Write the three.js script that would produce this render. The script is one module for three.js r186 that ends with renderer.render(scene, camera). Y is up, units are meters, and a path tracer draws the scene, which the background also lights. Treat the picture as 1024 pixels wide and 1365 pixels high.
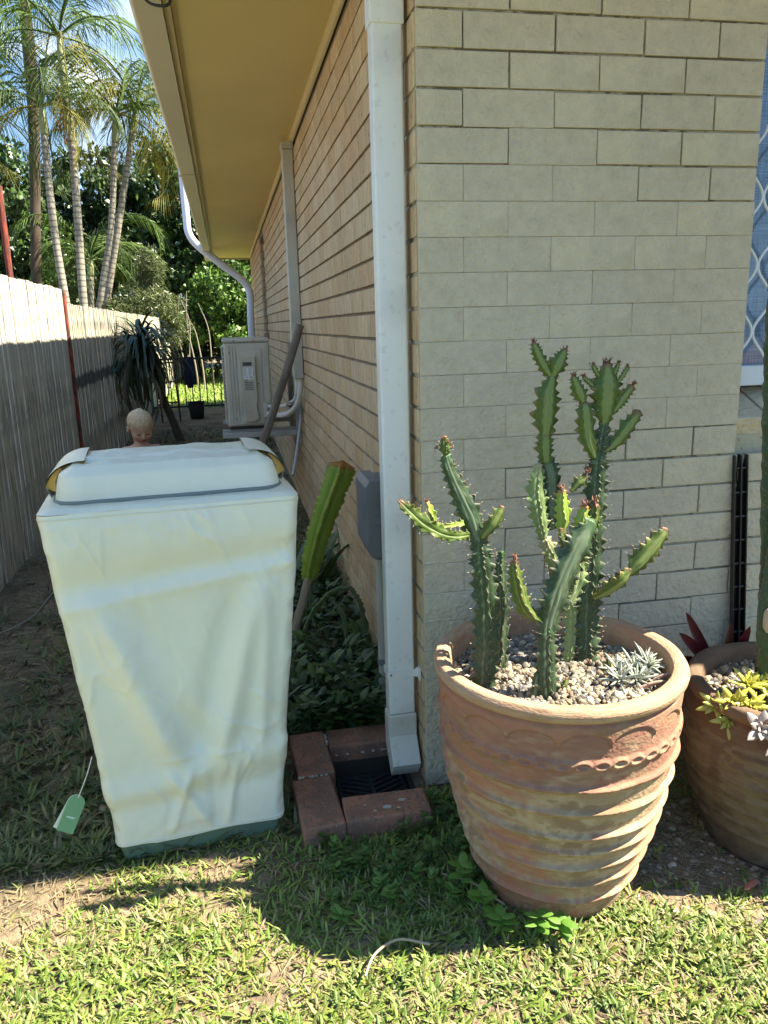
import * as THREE from 'three';
import { RoundedBoxGeometry } from 'three/addons/geometries/RoundedBoxGeometry.js';
import { mergeGeometries, mergeVertices } from 'three/addons/utils/BufferGeometryUtils.js';
import { MarchingCubes } from 'three/addons/objects/MarchingCubes.js';
import { ImprovedNoise } from 'three/addons/math/ImprovedNoise.js';

// ---------------------------------------------------------------- camera, sky, sun, exposure
const scene = new THREE.Scene();
const camera = new THREE.PerspectiveCamera(66.308, 768 / 1024, 0.05, 300);
camera.position.set(-0.491, 1.342, 2.015);
{ // yaw 10.8 deg to the right of the side passage, pitched 13.6 deg down, rolled 1.6 deg
  const yaw = 0.18883, pit = 0.23664, rol = -0.02721;
  const F = new THREE.Vector3(Math.sin(yaw) * Math.cos(pit), -Math.sin(pit), -Math.cos(yaw) * Math.cos(pit));
  const R = new THREE.Vector3(Math.cos(yaw), 0, Math.sin(yaw));
  const U = new THREE.Vector3().crossVectors(R, F);
  const R2 = R.clone().multiplyScalar(Math.cos(rol)).addScaledVector(U, Math.sin(rol));
  const U2 = U.clone().multiplyScalar(Math.cos(rol)).addScaledVector(R, -Math.sin(rol));
  camera.quaternion.setFromRotationMatrix(new THREE.Matrix4().makeBasis(R2, U2, F.clone().negate()));
}
const renderer = new THREE.WebGLRenderer({ antialias: true });
renderer.setSize(768, 1024);
renderer.toneMapping = THREE.LinearToneMapping;
renderer.toneMappingExposure = 4.1;
renderer.shadowMap.enabled = true;

const SUN_EL = 51 * Math.PI / 180, SUN_AZ = 13 * Math.PI / 180; // azimuth from +x towards +z
const sunDir = new THREE.Vector3(Math.cos(SUN_EL) * Math.cos(SUN_AZ), Math.sin(SUN_EL), Math.cos(SUN_EL) * Math.sin(SUN_AZ));
{
  const W = 512, H = 256, d = new Float32Array(W * H * 4);
  const nz = new ImprovedNoise();
  for (let j = 0; j < H; j++) for (let i = 0; i < W; i++) {
    const lat = ((j + 0.5) / H - 0.5) * Math.PI, lon = ((i + 0.5) / W - 0.5) * 2 * Math.PI;
    const x = Math.cos(lat) * Math.cos(lon), y = Math.sin(lat), z = Math.cos(lat) * Math.sin(lon);
    const t = Math.pow(1 - Math.max(0, y), 5);
    let r = 0.055 + 0.20 * t, g = 0.132 + 0.225 * t, b = 0.268 + 0.19 * t;
    // thin broken fair-weather cloud, the same all round
    const k = 2.2 / (0.25 + Math.max(0, y));
    let c = 0, a = 1; for (let o = 0; o < 4; o++) { c += a * nz.noise(x * k * (1 << o) + 7, z * k * (1 << o) + 3, o * 5.1); a *= 0.5; }
    c = Math.min(1, Math.max(0, (c - 0.27) * 1.4)) * 0.65 * Math.min(1, Math.max(0, y * 6));
    r += (0.84 - r) * c; g += (0.82 - g) * c; b += (0.78 - b) * c;
    const s = y < 0 ? 0.45 : 1;
    const q = (j * W + i) * 4; d[q] = r * s; d[q + 1] = g * s; d[q + 2] = b * s; d[q + 3] = 1;
  }
  const sky = new THREE.DataTexture(d, W, H, THREE.RGBAFormat, THREE.FloatType);
  sky.mapping = THREE.EquirectangularReflectionMapping; sky.magFilter = THREE.LinearFilter; sky.minFilter = THREE.LinearFilter;
  sky.wrapS = THREE.RepeatWrapping; sky.needsUpdate = true;
  scene.background = sky; scene.environment = sky;
}
const sun = new THREE.DirectionalLight(new THREE.Color(1, 0.905, 0.735), 5);
sun.target.position.set(0, 0, -4); sun.position.copy(sunDir).multiplyScalar(30).add(sun.target.position);
sun.castShadow = true; sun.shadow.mapSize.set(4096, 4096); sun.shadow.radius = 1;
Object.assign(sun.shadow.camera, { left: -22, right: 22, top: 22, bottom: -22, near: 1, far: 80 });
scene.add(sun, sun.target);

// ---------------------------------------------------------------- helpers
function rng(seed) { let a = seed >>> 0; return () => { a = (a + 0x6D2B79F5) | 0; let t = Math.imul(a ^ (a >>> 15), 1 | a); t = (t + Math.imul(t ^ (t >>> 7), 61 | t)) ^ t; return ((t ^ (t >>> 14)) >>> 0) / 4294967296; }; }
const V = (x, y, z) => new THREE.Vector3(x, y, z);
const imp = new ImprovedNoise();
const n3 = (x, y, z) => imp.noise(x, y, z);
function fbm(x, y, z, o = 4) { let s = 0, a = 1, t = 0; for (let i = 0; i < o; i++) { s += a * imp.noise(x, y, z + i * 7.3); t += a; a *= 0.5; x *= 2.03; y *= 2.03; z *= 2.03; } return s / t; }
const clamp = (v, a = 0, b = 1) => Math.min(b, Math.max(a, v));
const sm = (a, b, v) => { const t = clamp((v - a) / (b - a)); return t * t * (3 - 2 * t); };
const lerp = (a, b, t) => a + (b - a) * t;
const used = {};
function numbered(n) { const k = used[n] = (used[n] ?? -1) + 1; return k ? n + '_' + String(k).padStart(3, '0') : n; }
function shade(o) { o.traverse(c => { if (c.isMesh) { c.castShadow = true; c.receiveShadow = true; } }); return o; }
function tag(o, label, category, group) { o.userData.label = label; o.userData.category = category; if (group) o.userData.group = group; return o; }
function thing(name, label, category, pos = [0, 0, 0], group) {
  const g = new THREE.Group(); g.name = numbered(name); g.position.set(...pos); tag(g, label, category, group); scene.add(g); return g;
}
const partNo = new WeakMap();
function part(name, geo, mat, parent, kind) {
  const m = new THREE.Mesh(geo, mat); m.castShadow = m.receiveShadow = true;
  let t = partNo.get(parent); if (!t) partNo.set(parent, t = {});
  const k = t[name] = (t[name] ?? -1) + 1; m.name = k ? name + '_' + String(k).padStart(3, '0') : name;
  parent.add(m); if (kind) m.userData.kind = kind; return m;
}
function single(name, geo, mat, label, category, group) { const m = new THREE.Mesh(geo, mat); m.name = numbered(name); m.castShadow = m.receiveShadow = true; tag(m, label, category, group); scene.add(m); return m; }
function struct(name, geo, mat) { const m = new THREE.Mesh(geo, mat); m.name = numbered(name); m.castShadow = m.receiveShadow = true; m.userData.kind = 'structure'; scene.add(m); return m; }
// box-projected uv in metres
function boxUV(g, off = [0, 0]) {
  if (g.index) g = g.toNonIndexed();
  const p = g.attributes.position, n = g.attributes.normal, uv = new Float32Array(p.count * 2);
  for (let i = 0; i < p.count; i += 3) {
    let ax = 0, ay = 0, az = 0;
    for (let k = 0; k < 3; k++) { ax += n.getX(i + k); ay += n.getY(i + k); az += n.getZ(i + k); }
    ax = Math.abs(ax); ay = Math.abs(ay); az = Math.abs(az);
    for (let k = 0; k < 3; k++) {
      const x = p.getX(i + k), y = p.getY(i + k), z = p.getZ(i + k), q = (i + k) * 2;
      if (ax >= ay && ax >= az) { uv[q] = z; uv[q + 1] = y; } else if (az >= ay) { uv[q] = x; uv[q + 1] = y; } else { uv[q] = x; uv[q + 1] = z; }
      uv[q] += off[0]; uv[q + 1] += off[1];
    }
  }
  g.setAttribute('uv', new THREE.BufferAttribute(uv, 2)); return g;
}
function rbox(x0, x1, y0, y1, z0, z1, r = 0.003, seg = 1) {
  const w = x1 - x0, h = y1 - y0, d = z1 - z0;
  const g = r > 0 ? new RoundedBoxGeometry(w, h, d, seg, Math.min(r, w / 2.01, h / 2.01, d / 2.01)) : new THREE.BoxGeometry(w, h, d);
  g.translate((x0 + x1) / 2, (y0 + y1) / 2, (z0 + z1) / 2); return boxUV(g);
}
function strip(g) { for (const k of Object.keys(g.attributes)) if (!['position', 'normal', 'uv', 'color'].includes(k)) g.deleteAttribute(k); return g; }
function merge(list) {
  const col = list.some(g => g.attributes.color);
  list = list.map(g => { g = g.index ? g.toNonIndexed() : g; strip(g); if (!g.attributes.uv) g.setAttribute('uv', new THREE.BufferAttribute(new Float32Array(g.attributes.position.count * 2), 2)); if (col && !g.attributes.color) g.setAttribute('color', new THREE.BufferAttribute(new Float32Array(g.attributes.position.count * 3).fill(1), 3)); return g; });
  return mergeGeometries(list);
}
function tube(pts, r, radial = 10, n = 0, closed = false) {
  const c = new THREE.CatmullRomCurve3(pts.map(p => V(...p)), closed, 'centripetal');
  return new THREE.TubeGeometry(c, n || pts.length * 8, r, radial, closed);
}
// tube with a radius for each point, with end caps; colours optional
function taper(pts, radial = 10, sub = 6, wob = 0) {
  const c = new THREE.CatmullRomCurve3(pts.map(p => V(p[0], p[1], p[2])), false, 'centripetal');
  const n = (pts.length - 1) * sub, pos = [], uv = [], idx = [];
  const fr = frames(c, n, V(1, 0, 0)); let len = 0, prev = null;
  for (let i = 0; i <= n; i++) {
    const t = i / n, f = t * (pts.length - 1), k = Math.min(pts.length - 2, Math.floor(f)), r = lerp(pts[k][3], pts[k + 1][3], f - k);
    const P = fr.p[i]; if (prev) len += P.distanceTo(prev); prev = P;
    for (let j = 0; j <= radial; j++) {
      const a = j / radial * 2 * Math.PI, rr = r * (1 + wob * n3(Math.cos(a) * 1.5 + 5, Math.sin(a) * 1.5, len * 12));
      const q = P.clone().addScaledVector(fr.n[i], Math.cos(a) * rr).addScaledVector(fr.b[i], Math.sin(a) * rr);
      pos.push(q.x, q.y, q.z); uv.push(j / radial, len);
      if (i < n && j < radial) { const A = i * (radial + 1) + j, B = A + radial + 1; idx.push(A, A + 1, B, A + 1, B + 1, B); }
    }
  }
  for (const [row, flip] of [[0, 1], [n, 0]]) {
    const ci = pos.length / 3, P = fr.p[row]; pos.push(P.x, P.y, P.z); uv.push(0.5, 0);
    for (let j = 0; j < radial; j++) { const A = row * (radial + 1) + j; flip ? idx.push(ci, A + 1, A) : idx.push(ci, A, A + 1); }
  }
  return build(pos, idx, uv);
}
function build(pos, idx, uv, col) {
  const g = new THREE.BufferGeometry(); g.setAttribute('position', new THREE.Float32BufferAttribute(pos, 3));
  if (uv) g.setAttribute('uv', new THREE.Float32BufferAttribute(uv, 2)); if (col) g.setAttribute('color', new THREE.Float32BufferAttribute(col, 3));
  if (idx) g.setIndex(idx); g.computeVertexNormals(); return g;
}
function frames(c, n, ref) {
  const p = [], N = [], B = []; let nn = null;
  for (let i = 0; i <= n; i++) {
    const t = i / n, P = c.getPoint(t), T = c.getTangent(t);
    if (!nn) nn = ref.clone();
    nn = nn.clone().addScaledVector(T, -nn.dot(T)); if (nn.lengthSq() < 1e-6) nn = V(0, 0, 1).addScaledVector(T, -T.z); nn.normalize();
    p.push(P); N.push(nn); B.push(new THREE.Vector3().crossVectors(T, nn).normalize());
  }
  return { p, n: N, b: B };
}
// periodic value noise for textures
function pnoise(period, seed) {
  const r = rng(seed), g = new Float32Array(period * period); for (let i = 0; i < g.length; i++) g[i] = r();
  return (u, v) => {
    u = (u - Math.floor(u)) * period; v = (v - Math.floor(v)) * period; const i = Math.floor(u), j = Math.floor(v); let a = u - i, b = v - j; a = a * a * (3 - 2 * a); b = b * b * (3 - 2 * b);
    const i1 = (i + 1) % period, j1 = (j + 1) % period, A = g[(j % period) * period + i % period], B = g[(j % period) * period + i1], C = g[j1 * period + i % period], D = g[j1 * period + i1];
    return A + (B - A) * a + (C - A) * b + (A - B - C + D) * a * b;
  };
}
function pf(seed, base = 4, oct = 5, gain = 0.55) {
  const l = []; for (let o = 0; o < oct; o++) l.push(pnoise(base << o, seed * 31 + o)); let t = 0, a = 1; for (let o = 0; o < oct; o++) { t += a; a *= gain; }
  return (u, v) => { let s = 0, a = 1; for (let o = 0; o < oct; o++) { s += a * l[o](u, v); a *= gain; } return s / t; };
}
function tex(w, h, fn, { metres = 1, srgb = true } = {}) {
  const d = new Uint8Array(w * h * 4);
  for (let j = 0; j < h; j++) for (let i = 0; i < w; i++) { const c = fn(i / w, j / h), q = (j * w + i) * 4; if (typeof c === 'number') d[q] = d[q + 1] = d[q + 2] = clamp(c) * 255; else { d[q] = clamp(c[0]) * 255; d[q + 1] = clamp(c[1]) * 255; d[q + 2] = clamp(c[2]) * 255; } d[q + 3] = 255; }
  const t = new THREE.DataTexture(d, w, h); t.wrapS = t.wrapT = THREE.RepeatWrapping; t.magFilter = THREE.LinearFilter; t.minFilter = THREE.LinearMipmapLinearFilter; t.generateMipmaps = true;
  if (srgb) t.colorSpace = THREE.SRGBColorSpace; t.repeat.set(1 / (metres[0] ?? metres), 1 / (metres[1] ?? metres)); t.needsUpdate = true; return t;
}
const toS = v => v <= 0.0031308 ? v * 12.92 : 1.055 * Math.pow(v, 1 / 2.4) - 0.055;
const mixc = (a, b, t) => [lerp(a[0], b[0], t), lerp(a[1], b[1], t), lerp(a[2], b[2], t)];
const lin = c => c.map(toS);
const rgb = (r, g, b) => new THREE.Color().setRGB(r, g, b);
const std = (c, o = {}) => new THREE.MeshStandardMaterial({ color: Array.isArray(c) ? rgb(...c) : c, roughness: 0.8, ...o });
const phy = (c, o = {}) => new THREE.MeshPhysicalMaterial({ color: Array.isArray(c) ? rgb(...c) : c, roughness: 0.8, ...o });

// ---------------------------------------------------------------- materials
const M = {};
{
  const f1 = pf(11, 4, 6), f2 = pf(12, 32, 4), f3 = pf(13, 8, 5), f4 = pf(15, 3, 5);
  const peel = tex(512, 512, (u, v) => 0.5 + (f2(u, v) - 0.5) * 0.9 + (f1(u, v) - 0.5) * 0.5, { metres: 0.35, srgb: false });
  const paintMap = tex(512, 512, (u, v) => { const a = f1(u, v), b = f3(u, v); const k = 0.95 + (a - 0.5) * 0.08 + (f2(u, v) - 0.5) * 0.1 - sm(0.6, 0.75, b) * 0.03; return [k, k * (0.995), k * (0.985 - sm(0.55, 0.7, f4(u, v)) * 0.03)]; }, { metres: 0.9 });
  M.paint = []; for (const c of [[0.585, 0.52, 0.385], [0.581, 0.516, 0.383], [0.59, 0.524, 0.388], [0.577, 0.512, 0.381]]) M.paint.push(std(c, { map: paintMap, bumpMap: peel, bumpScale: 0.006, roughness: 0.75 }));
  const grimeMap = tex(512, 512, (u, v) => { const a = f1(u, v) * 0.6 + f2(u, v) * 0.4; const t = sm(0.5, 0.6, a); return mixc(lin([0.42, 0.38, 0.27]), lin([0.17, 0.15, 0.10]), t); }, { metres: 0.5 });
  M.paintMortar = std([1, 1, 1], { map: grimeMap, bumpMap: peel, bumpScale: 0.003, roughness: 0.95 });
  const streak = pf(21, 64, 3), sl = pnoise(128, 5), sl2 = pnoise(64, 6);
  const brickMap = tex(512, 512, (u, v) => { const a = sl(u, v * 0.06), b = sl2(u + 0.3, v * 0.1), c = f1(u, v), s = f2(u, v); const k = 0.9 + (a - 0.5) * 0.12 + (b - 0.5) * 0.1 + (c - 0.5) * 0.14; const sp = s > 0.74 ? 0.82 : 1; return [k * sp, k * 0.985 * sp, k * 0.96 * sp]; }, { metres: 0.5 });
  const brickBump = tex(512, 512, (u, v) => 0.5 + (sl(u, v * 0.06) - 0.5) * 0.5 + (f2(u, v) - 0.5) * 0.5, { metres: 0.5, srgb: false });
  M.brick = []; for (const c of [[0.71, 0.535, 0.325], [0.65, 0.48, 0.285], [0.75, 0.575, 0.36], [0.68, 0.48, 0.275], [0.71, 0.555, 0.36]]) M.brick.push(std(c, { map: brickMap, bumpMap: brickBump, bumpScale: 0.0012, roughness: 0.85 }));
  const mort = tex(256, 256, (u, v) => { const a = f1(u, v); return mixc(lin([0.17, 0.14, 0.10]), lin([0.30, 0.25, 0.18]), a); }, { metres: 0.3 });
  M.mortar = std([1, 1, 1], { map: mort, roughness: 1, bumpMap: peel, bumpScale: 0.004 });
  const soff = tex(512, 512, (u, v) => { const a = f1(u, v), k = 0.95 + (a - 0.5) * 0.08; return [k, k, k * 0.99]; }, { metres: 2.0 });
  M.soffit = std([0.84, 0.67, 0.29], { map: soff, roughness: 0.5 });
  M.trim = std([0.70, 0.57, 0.30], { map: soff, roughness: 0.5 });
  M.gutter = std([0.80, 0.74, 0.58], { map: soff, roughness: 0.4 });
  M.roof = std([0.32, 0.3, 0.27], { roughness: 0.6 });
  const dustF = pf(31, 3, 6);
  const dust = tex(512, 512, (u, v) => { const a = dustF(u, v), s = f2(u, v); const k = 0.98 - sm(0.5, 0.75, a) * 0.07 - sm(0.68, 0.8, s) * 0.05; return [k, k * 0.997, k * 0.985]; }, { metres: 0.6 });
  M.whitePipe = std([0.80, 0.80, 0.77], { map: dust, roughness: 0.42 });
  M.pipeDirty = std([0.66, 0.63, 0.54], { map: dust, roughness: 0.6 });
  M.pvcGrey = std([0.55, 0.54, 0.49], { map: dust, roughness: 0.5 });
  M.boxGrey = std([0.20, 0.215, 0.235], { map: dust, roughness: 0.45 });
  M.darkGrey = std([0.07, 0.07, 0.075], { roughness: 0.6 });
  M.acCase = std([0.57, 0.55, 0.47], { map: dust, roughness: 0.45 });
  M.acPanel = std([0.53, 0.51, 0.42], { map: dust, roughness: 0.5 });
  M.steel = std([0.45, 0.46, 0.46], { map: dust, roughness: 0.45, metalness: 0.4 });
  M.screw = std([0.2, 0.2, 0.19], { roughness: 0.5, metalness: 0.5 });
  M.black = std([0.012, 0.012, 0.013], { roughness: 0.35 });
  M.blackMatte = std([0.02, 0.02, 0.022], { roughness: 0.8 });
  const woodF = pnoise(64, 77), woodG = pf(78, 4, 5);
  const pole = tex(256, 512, (u, v) => { const a = woodF(u, v * 0.1), b = woodG(u, v); return mixc(lin([0.10, 0.085, 0.07]), lin([0.26, 0.225, 0.185]), clamp(a * 0.6 + b * 0.5)); }, { metres: [1, 0.6] });
  M.pole = std([1, 1, 1], { map: pole, roughness: 0.9 });
  // weathered palings; u runs along the fence, v is the height in metres (2 m tile)
  const pw = pnoise(128, 41), pw2 = pf(42, 6, 6), pw3 = pf(43, 24, 4);
  const pal = (light, darkBands) => tex(512, 1024, (u, v) => {
    const y = v * 2, a = pw(u, v * 0.12), b = pw2(u, v), c = pw3(u, v * 0.4);
    let k = mixc(lin(light), lin([light[0] * 0.52, light[1] * 0.5, light[2] * 0.47]), clamp((a - 0.35) * 0.9 + (b - 0.45) * 0.8));
    const dk = sm(0.6, 0.72, c * 0.55 + a * 0.45); k = mixc(k, lin([0.09, 0.08, 0.065]), dk * 0.75);
    if (darkBands) { const e = 0.07 * (b - 0.5), band = sm(0.86 + e, 0.89 + e, y) * (1 - sm(0.97 + e, 1.0 + e, y)); k = mixc(k, lin([0.055, 0.05, 0.045]), band * 0.85); const t2 = sm(1.36 + e, 1.38 + e, y) * (1 - sm(1.43 + e, 1.46 + e, y)); k = mixc(k, lin([0.16, 0.15, 0.13]), t2 * 0.7 * sm(0.3, 0.6, c)); }  // two uneven darker bands running along the fence at set heights
    else { const t2 = sm(0.5, 0.62, b) * sm(0.78 + 0.1 * (a - 0.5), 0.82, y) * (1 - sm(0.93, 1.0, y)); k = mixc(k, lin([0.2, 0.185, 0.16]), t2 * 0.6); }
    return k;
  }, { metres: [0.5, 2] });
  const palBump = tex(256, 512, (u, v) => pw(u, v * 0.12), { metres: [0.5, 2], srgb: false });
  M.paling = []; const pA = pal([0.58, 0.57, 0.48], false), pB = pal([0.48, 0.45, 0.36], true), pC = pal([0.56, 0.55, 0.40], false);
  for (const k of [[1, 1, 1], [0.97, 0.95, 0.90], [0.94, 0.95, 0.93]]) { M.paling.push([pA, pB, pC].map(t => std(k, { map: t, bumpMap: palBump, bumpScale: 0.002, roughness: 0.95 }))); }
  const rustF = pf(51, 6, 6);
  const rust = tex(256, 256, (u, v) => { const a = rustF(u, v); return mixc(lin([0.26, 0.05, 0.03]), lin([0.09, 0.035, 0.025]), sm(0.4, 0.62, a)); }, { metres: 0.4 });
  M.rust = std([1, 1, 1], { map: rust, roughness: 0.9 });
  M.rustDark = std([0.55, 0.5, 0.5], { map: rust, roughness: 0.9 });
  // soil and thatch
  const g1 = pf(61, 3, 7), g2 = pf(62, 48, 4, 0.7), g3 = pf(63, 6, 5), g4 = pnoise(200, 64);
  const soil = tex(1024, 1024, (u, v) => {
    const a = g1(u, v), b = g2(u, v), c = g3(u, v);
    let k = mixc(lin([0.13, 0.098, 0.066]), lin([0.36, 0.285, 0.19]), clamp(b * 1.5 - 0.35));
    k = mixc(k, lin([0.10, 0.085, 0.055]), sm(0.5, 0.66, a) * 0.55); if (g4(u, v) > 0.9) k = mixc(k, lin([0.45, 0.40, 0.30]), 0.7); if (c > 0.62) k = mixc(k, lin([0.05, 0.035, 0.02]), 0.35); return k;
  }, { metres: 1.3 });
  const soilB = tex(512, 512, (u, v) => g2(u, v) * 0.8 + g1(u, v) * 0.2, { metres: 0.65, srgb: false });
  M.soil = std([1, 1, 1], { map: soil, bumpMap: soilB, bumpScale: 0.012, roughness: 1, vertexColors: true });
  // old red paver bricks
  const rb1 = pf(71, 5, 6), rb2 = pf(72, 40, 3);
  const redb = tex(512, 512, (u, v) => { const a = rb1(u, v), b = rb2(u, v); let k = mixc(lin([0.35, 0.165, 0.10]), lin([0.23, 0.125, 0.082]), sm(0.35, 0.65, a)); k = mixc(k, lin([0.12, 0.095, 0.07]), sm(0.56, 0.7, b) * 0.6); if (b > 0.80 && a > 0.5) k = lin([0.4, 0.36, 0.3]); return k; }, { metres: 0.35 });
  M.redBrick = std([1, 1, 1], { map: redb, bumpMap: soilB, bumpScale: 0.004, roughness: 0.95 });
  M.lichen = std([0.46, 0.43, 0.36], { roughness: 1 });
  // terracotta: u around, v up (metres: map covers whole pot 0..1)
  const t1 = pf(81, 4, 7), t2 = pf(82, 24, 5), t3 = pf(83, 3, 5), th = pnoise(96, 84), th2 = pnoise(40, 85);
  M.terraFn = (u, v, bare) => { // bare 0..1: how much clay shows through the lime bloom
    const a = t1(u * 2, v), b = t2(u * 2, v), s = th(v * 0.9, u * 1.0), s2 = th2(v, u * 0.6);
    const clay = mixc(lin([0.35, 0.155, 0.09]), lin([0.26, 0.12, 0.078]), sm(0.4, 0.62, a));
    const bloom = mixc(lin([0.42, 0.315, 0.19]), lin([0.33, 0.225, 0.13]), sm(0.4, 0.65, b));
    let t = sm(0.36, 0.66, a * 0.5 + b * 0.25 + s * 0.15 + s2 * 0.15 + (0.5 - bare) * 0.5);
    let k = mixc(clay, bloom, t); if (sm(0.58, 0.7, t3(u * 3, v * 1.5)) > 0.5 && b > 0.5) k = mixc(k, lin([0.24, 0.15, 0.08]), 0.35);
    const dk = sm(0.62, 0.74, s2 * 0.6 + b * 0.4); return mixc(k, lin([0.20, 0.115, 0.06]), dk * 0.5);
  };
  M.terraBump = tex(512, 512, (u, v) => t2(u, v) * 0.6 + th(v, u * 0.8) * 0.4, { metres: 0.5, srgb: false });
  // fabric of the barbecue cover
  const weave = tex(256, 256, (u, v) => 0.5 + 0.25 * Math.sin(u * 2 * Math.PI * 64) + 0.25 * Math.sin(v * 2 * Math.PI * 64), { metres: 0.08, srgb: false });
  const cl = pf(91, 3, 6);
  const clothMap = tex(512, 512, (u, v) => { const k = 0.97 + (cl(u, v) - 0.5) * 0.07; return [k, k, k * 0.985]; }, { metres: 0.8 });
  M.cloth = phy([0.84, 0.82, 0.67], { map: clothMap, bumpMap: weave, bumpScale: 0.0003, roughness: 0.33, sheen: 0.15, sheenRoughness: 0.5, sheenColor: rgb(0.8, 0.85, 0.9) });
  M.piping = std([0.19, 0.215, 0.185], { roughness: 0.7 });
  M.band = std([0.11, 0.17, 0.11], { roughness: 0.75 });
  M.lining = std([0.62, 0.40, 0.10], { roughness: 0.7 });
  // plants
  M.cactus = phy([1, 1, 1], { vertexColors: true, roughness: 0.5, specularIntensity: 0.6 });
  const leaf = (c, tr = 0.3, r = 0.5) => phy(c, { roughness: r, transmission: tr, thickness: 0, side: THREE.DoubleSide });
  M.leaf = leaf; M.grass = leaf([1, 1, 1], 0.28, 0.55); M.grass.vertexColors = true;
  M.straw = std([0.42, 0.33, 0.19], { roughness: 0.9, side: THREE.DoubleSide });
  M.frond = leaf([0.085, 0.15, 0.018], 0.35, 0.65); M.frondYellow = leaf([0.21, 0.20, 0.03], 0.35, 0.65); M.frondGrey = leaf([0.075, 0.12, 0.03], 0.3, 0.65); for (const k of ['frond', 'frondYellow', 'frondGrey']) M[k].specularIntensity = 0.4;
  M.treeLeaf = leaf([1, 1, 1], 0.28, 0.42);
  const bk = pf(101, 6, 5), bkr = pnoise(16, 102);
  const bark = tex(128, 512, (u, v) => { const ring = Math.pow(0.5 + 0.5 * Math.cos(v * 2 * Math.PI * 12 + (bk(u, v) - 0.5) * 1.5), 6); const k = mixc(lin([0.40, 0.37, 0.30]), lin([0.22, 0.195, 0.145]), bk(u, v)); return mixc(k, lin([0.08, 0.07, 0.05]), ring * 0.75); }, { metres: [1, 1.2] });
  M.palmBark = std([1, 1, 1], { map: bark, roughness: 0.9 });
  const bark2 = tex(128, 256, (u, v) => mixc(lin([0.12, 0.09, 0.06]), lin([0.05, 0.04, 0.03]), bk(u, v)), { metres: [1, 1] });
  M.bark = std([1, 1, 1], { map: bark2, roughness: 1 });
  M.shaft = std([0.27, 0.30, 0.12], { roughness: 0.5 });
}

// ---------------------------------------------------------------- ground
const PIT = { x0: -0.262, x1: -0.03, z0: -0.205, z1: 0.062 };
const groundY = (x, z) => {
  let h = 0.012 * fbm(x * 1.3 + 3, 0.5, z * 1.3, 3) + 0.006 * fbm(x * 6, 2.5, z * 6, 2);
  const dW = Math.max(-x, z, 0); // keep level close to the walls
  const near = sm(0, 0.35, Math.hypot(Math.max(0, PIT.x0 - 0.13 - x, x - 0.02), Math.max(0, -0.35 - z, z - 0.25)));
  return h * near - 0.004;
};
{
  const xs = [], zs = [];
  const add = (arr, a, b, s) => { for (let v = a; v < b - 1e-6; v += s) arr.push(v); };
  add(xs, -60, -10, 5); add(xs, -10, -2.2, 0.6); add(xs, -2.2, PIT.x0, 0.0498); xs.push(PIT.x0, -0.2, -0.15, -0.09, PIT.x1); add(xs, 0.01, 2.4, 0.05); add(xs, 2.4, 10, 0.8); add(xs, 10, 60.1, 5);
  add(zs, -90, -32, 5); add(zs, -32, -5, 0.4); add(zs, -5, -0.25, 0.06); zs.push(PIT.z0, -0.15, -0.08, -0.01, PIT.z1); add(zs, 0.1, 2.6, 0.05); add(zs, 2.6, 10, 0.8); add(zs, 10, 40.1, 5);
  xs.sort((a, b) => a - b); zs.sort((a, b) => a - b);
  const pos = [], uv = [], col = [], idx = [];
  for (const z of zs) for (const x of xs) {
    const inPit = (x >= PIT.x0 - 1e-6 && x <= PIT.x1 + 1e-6 && z >= PIT.z0 - 1e-6 && z <= PIT.z1 + 1e-6);
    pos.push(x, groundY(x, z), z); uv.push(x, z);
    // patches of paler dry soil and of darker humus
    const dry = sm(-0.25, 0.25, fbm(x * 1.7 + 4, 0, z * 1.7, 3)), c = mixc([0.72, 0.66, 0.55], [0.98, 0.95, 0.86], dry);
    col.push(...c);
  }
  const nx = xs.length;
  for (let j = 0; j < zs.length - 1; j++) for (let i = 0; i < nx - 1; i++) {
    const cx = (xs[i] + xs[i + 1]) / 2, cz = (zs[j] + zs[j + 1]) / 2;
    if (cx > PIT.x0 && cx < PIT.x1 && cz > PIT.z0 && cz < PIT.z1) continue;
    const a = j * nx + i, b = a + nx; idx.push(a, b, a + 1, a + 1, b, b + 1);
  }
  struct('ground', build(pos, idx, uv, col), M.soil);
}

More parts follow.
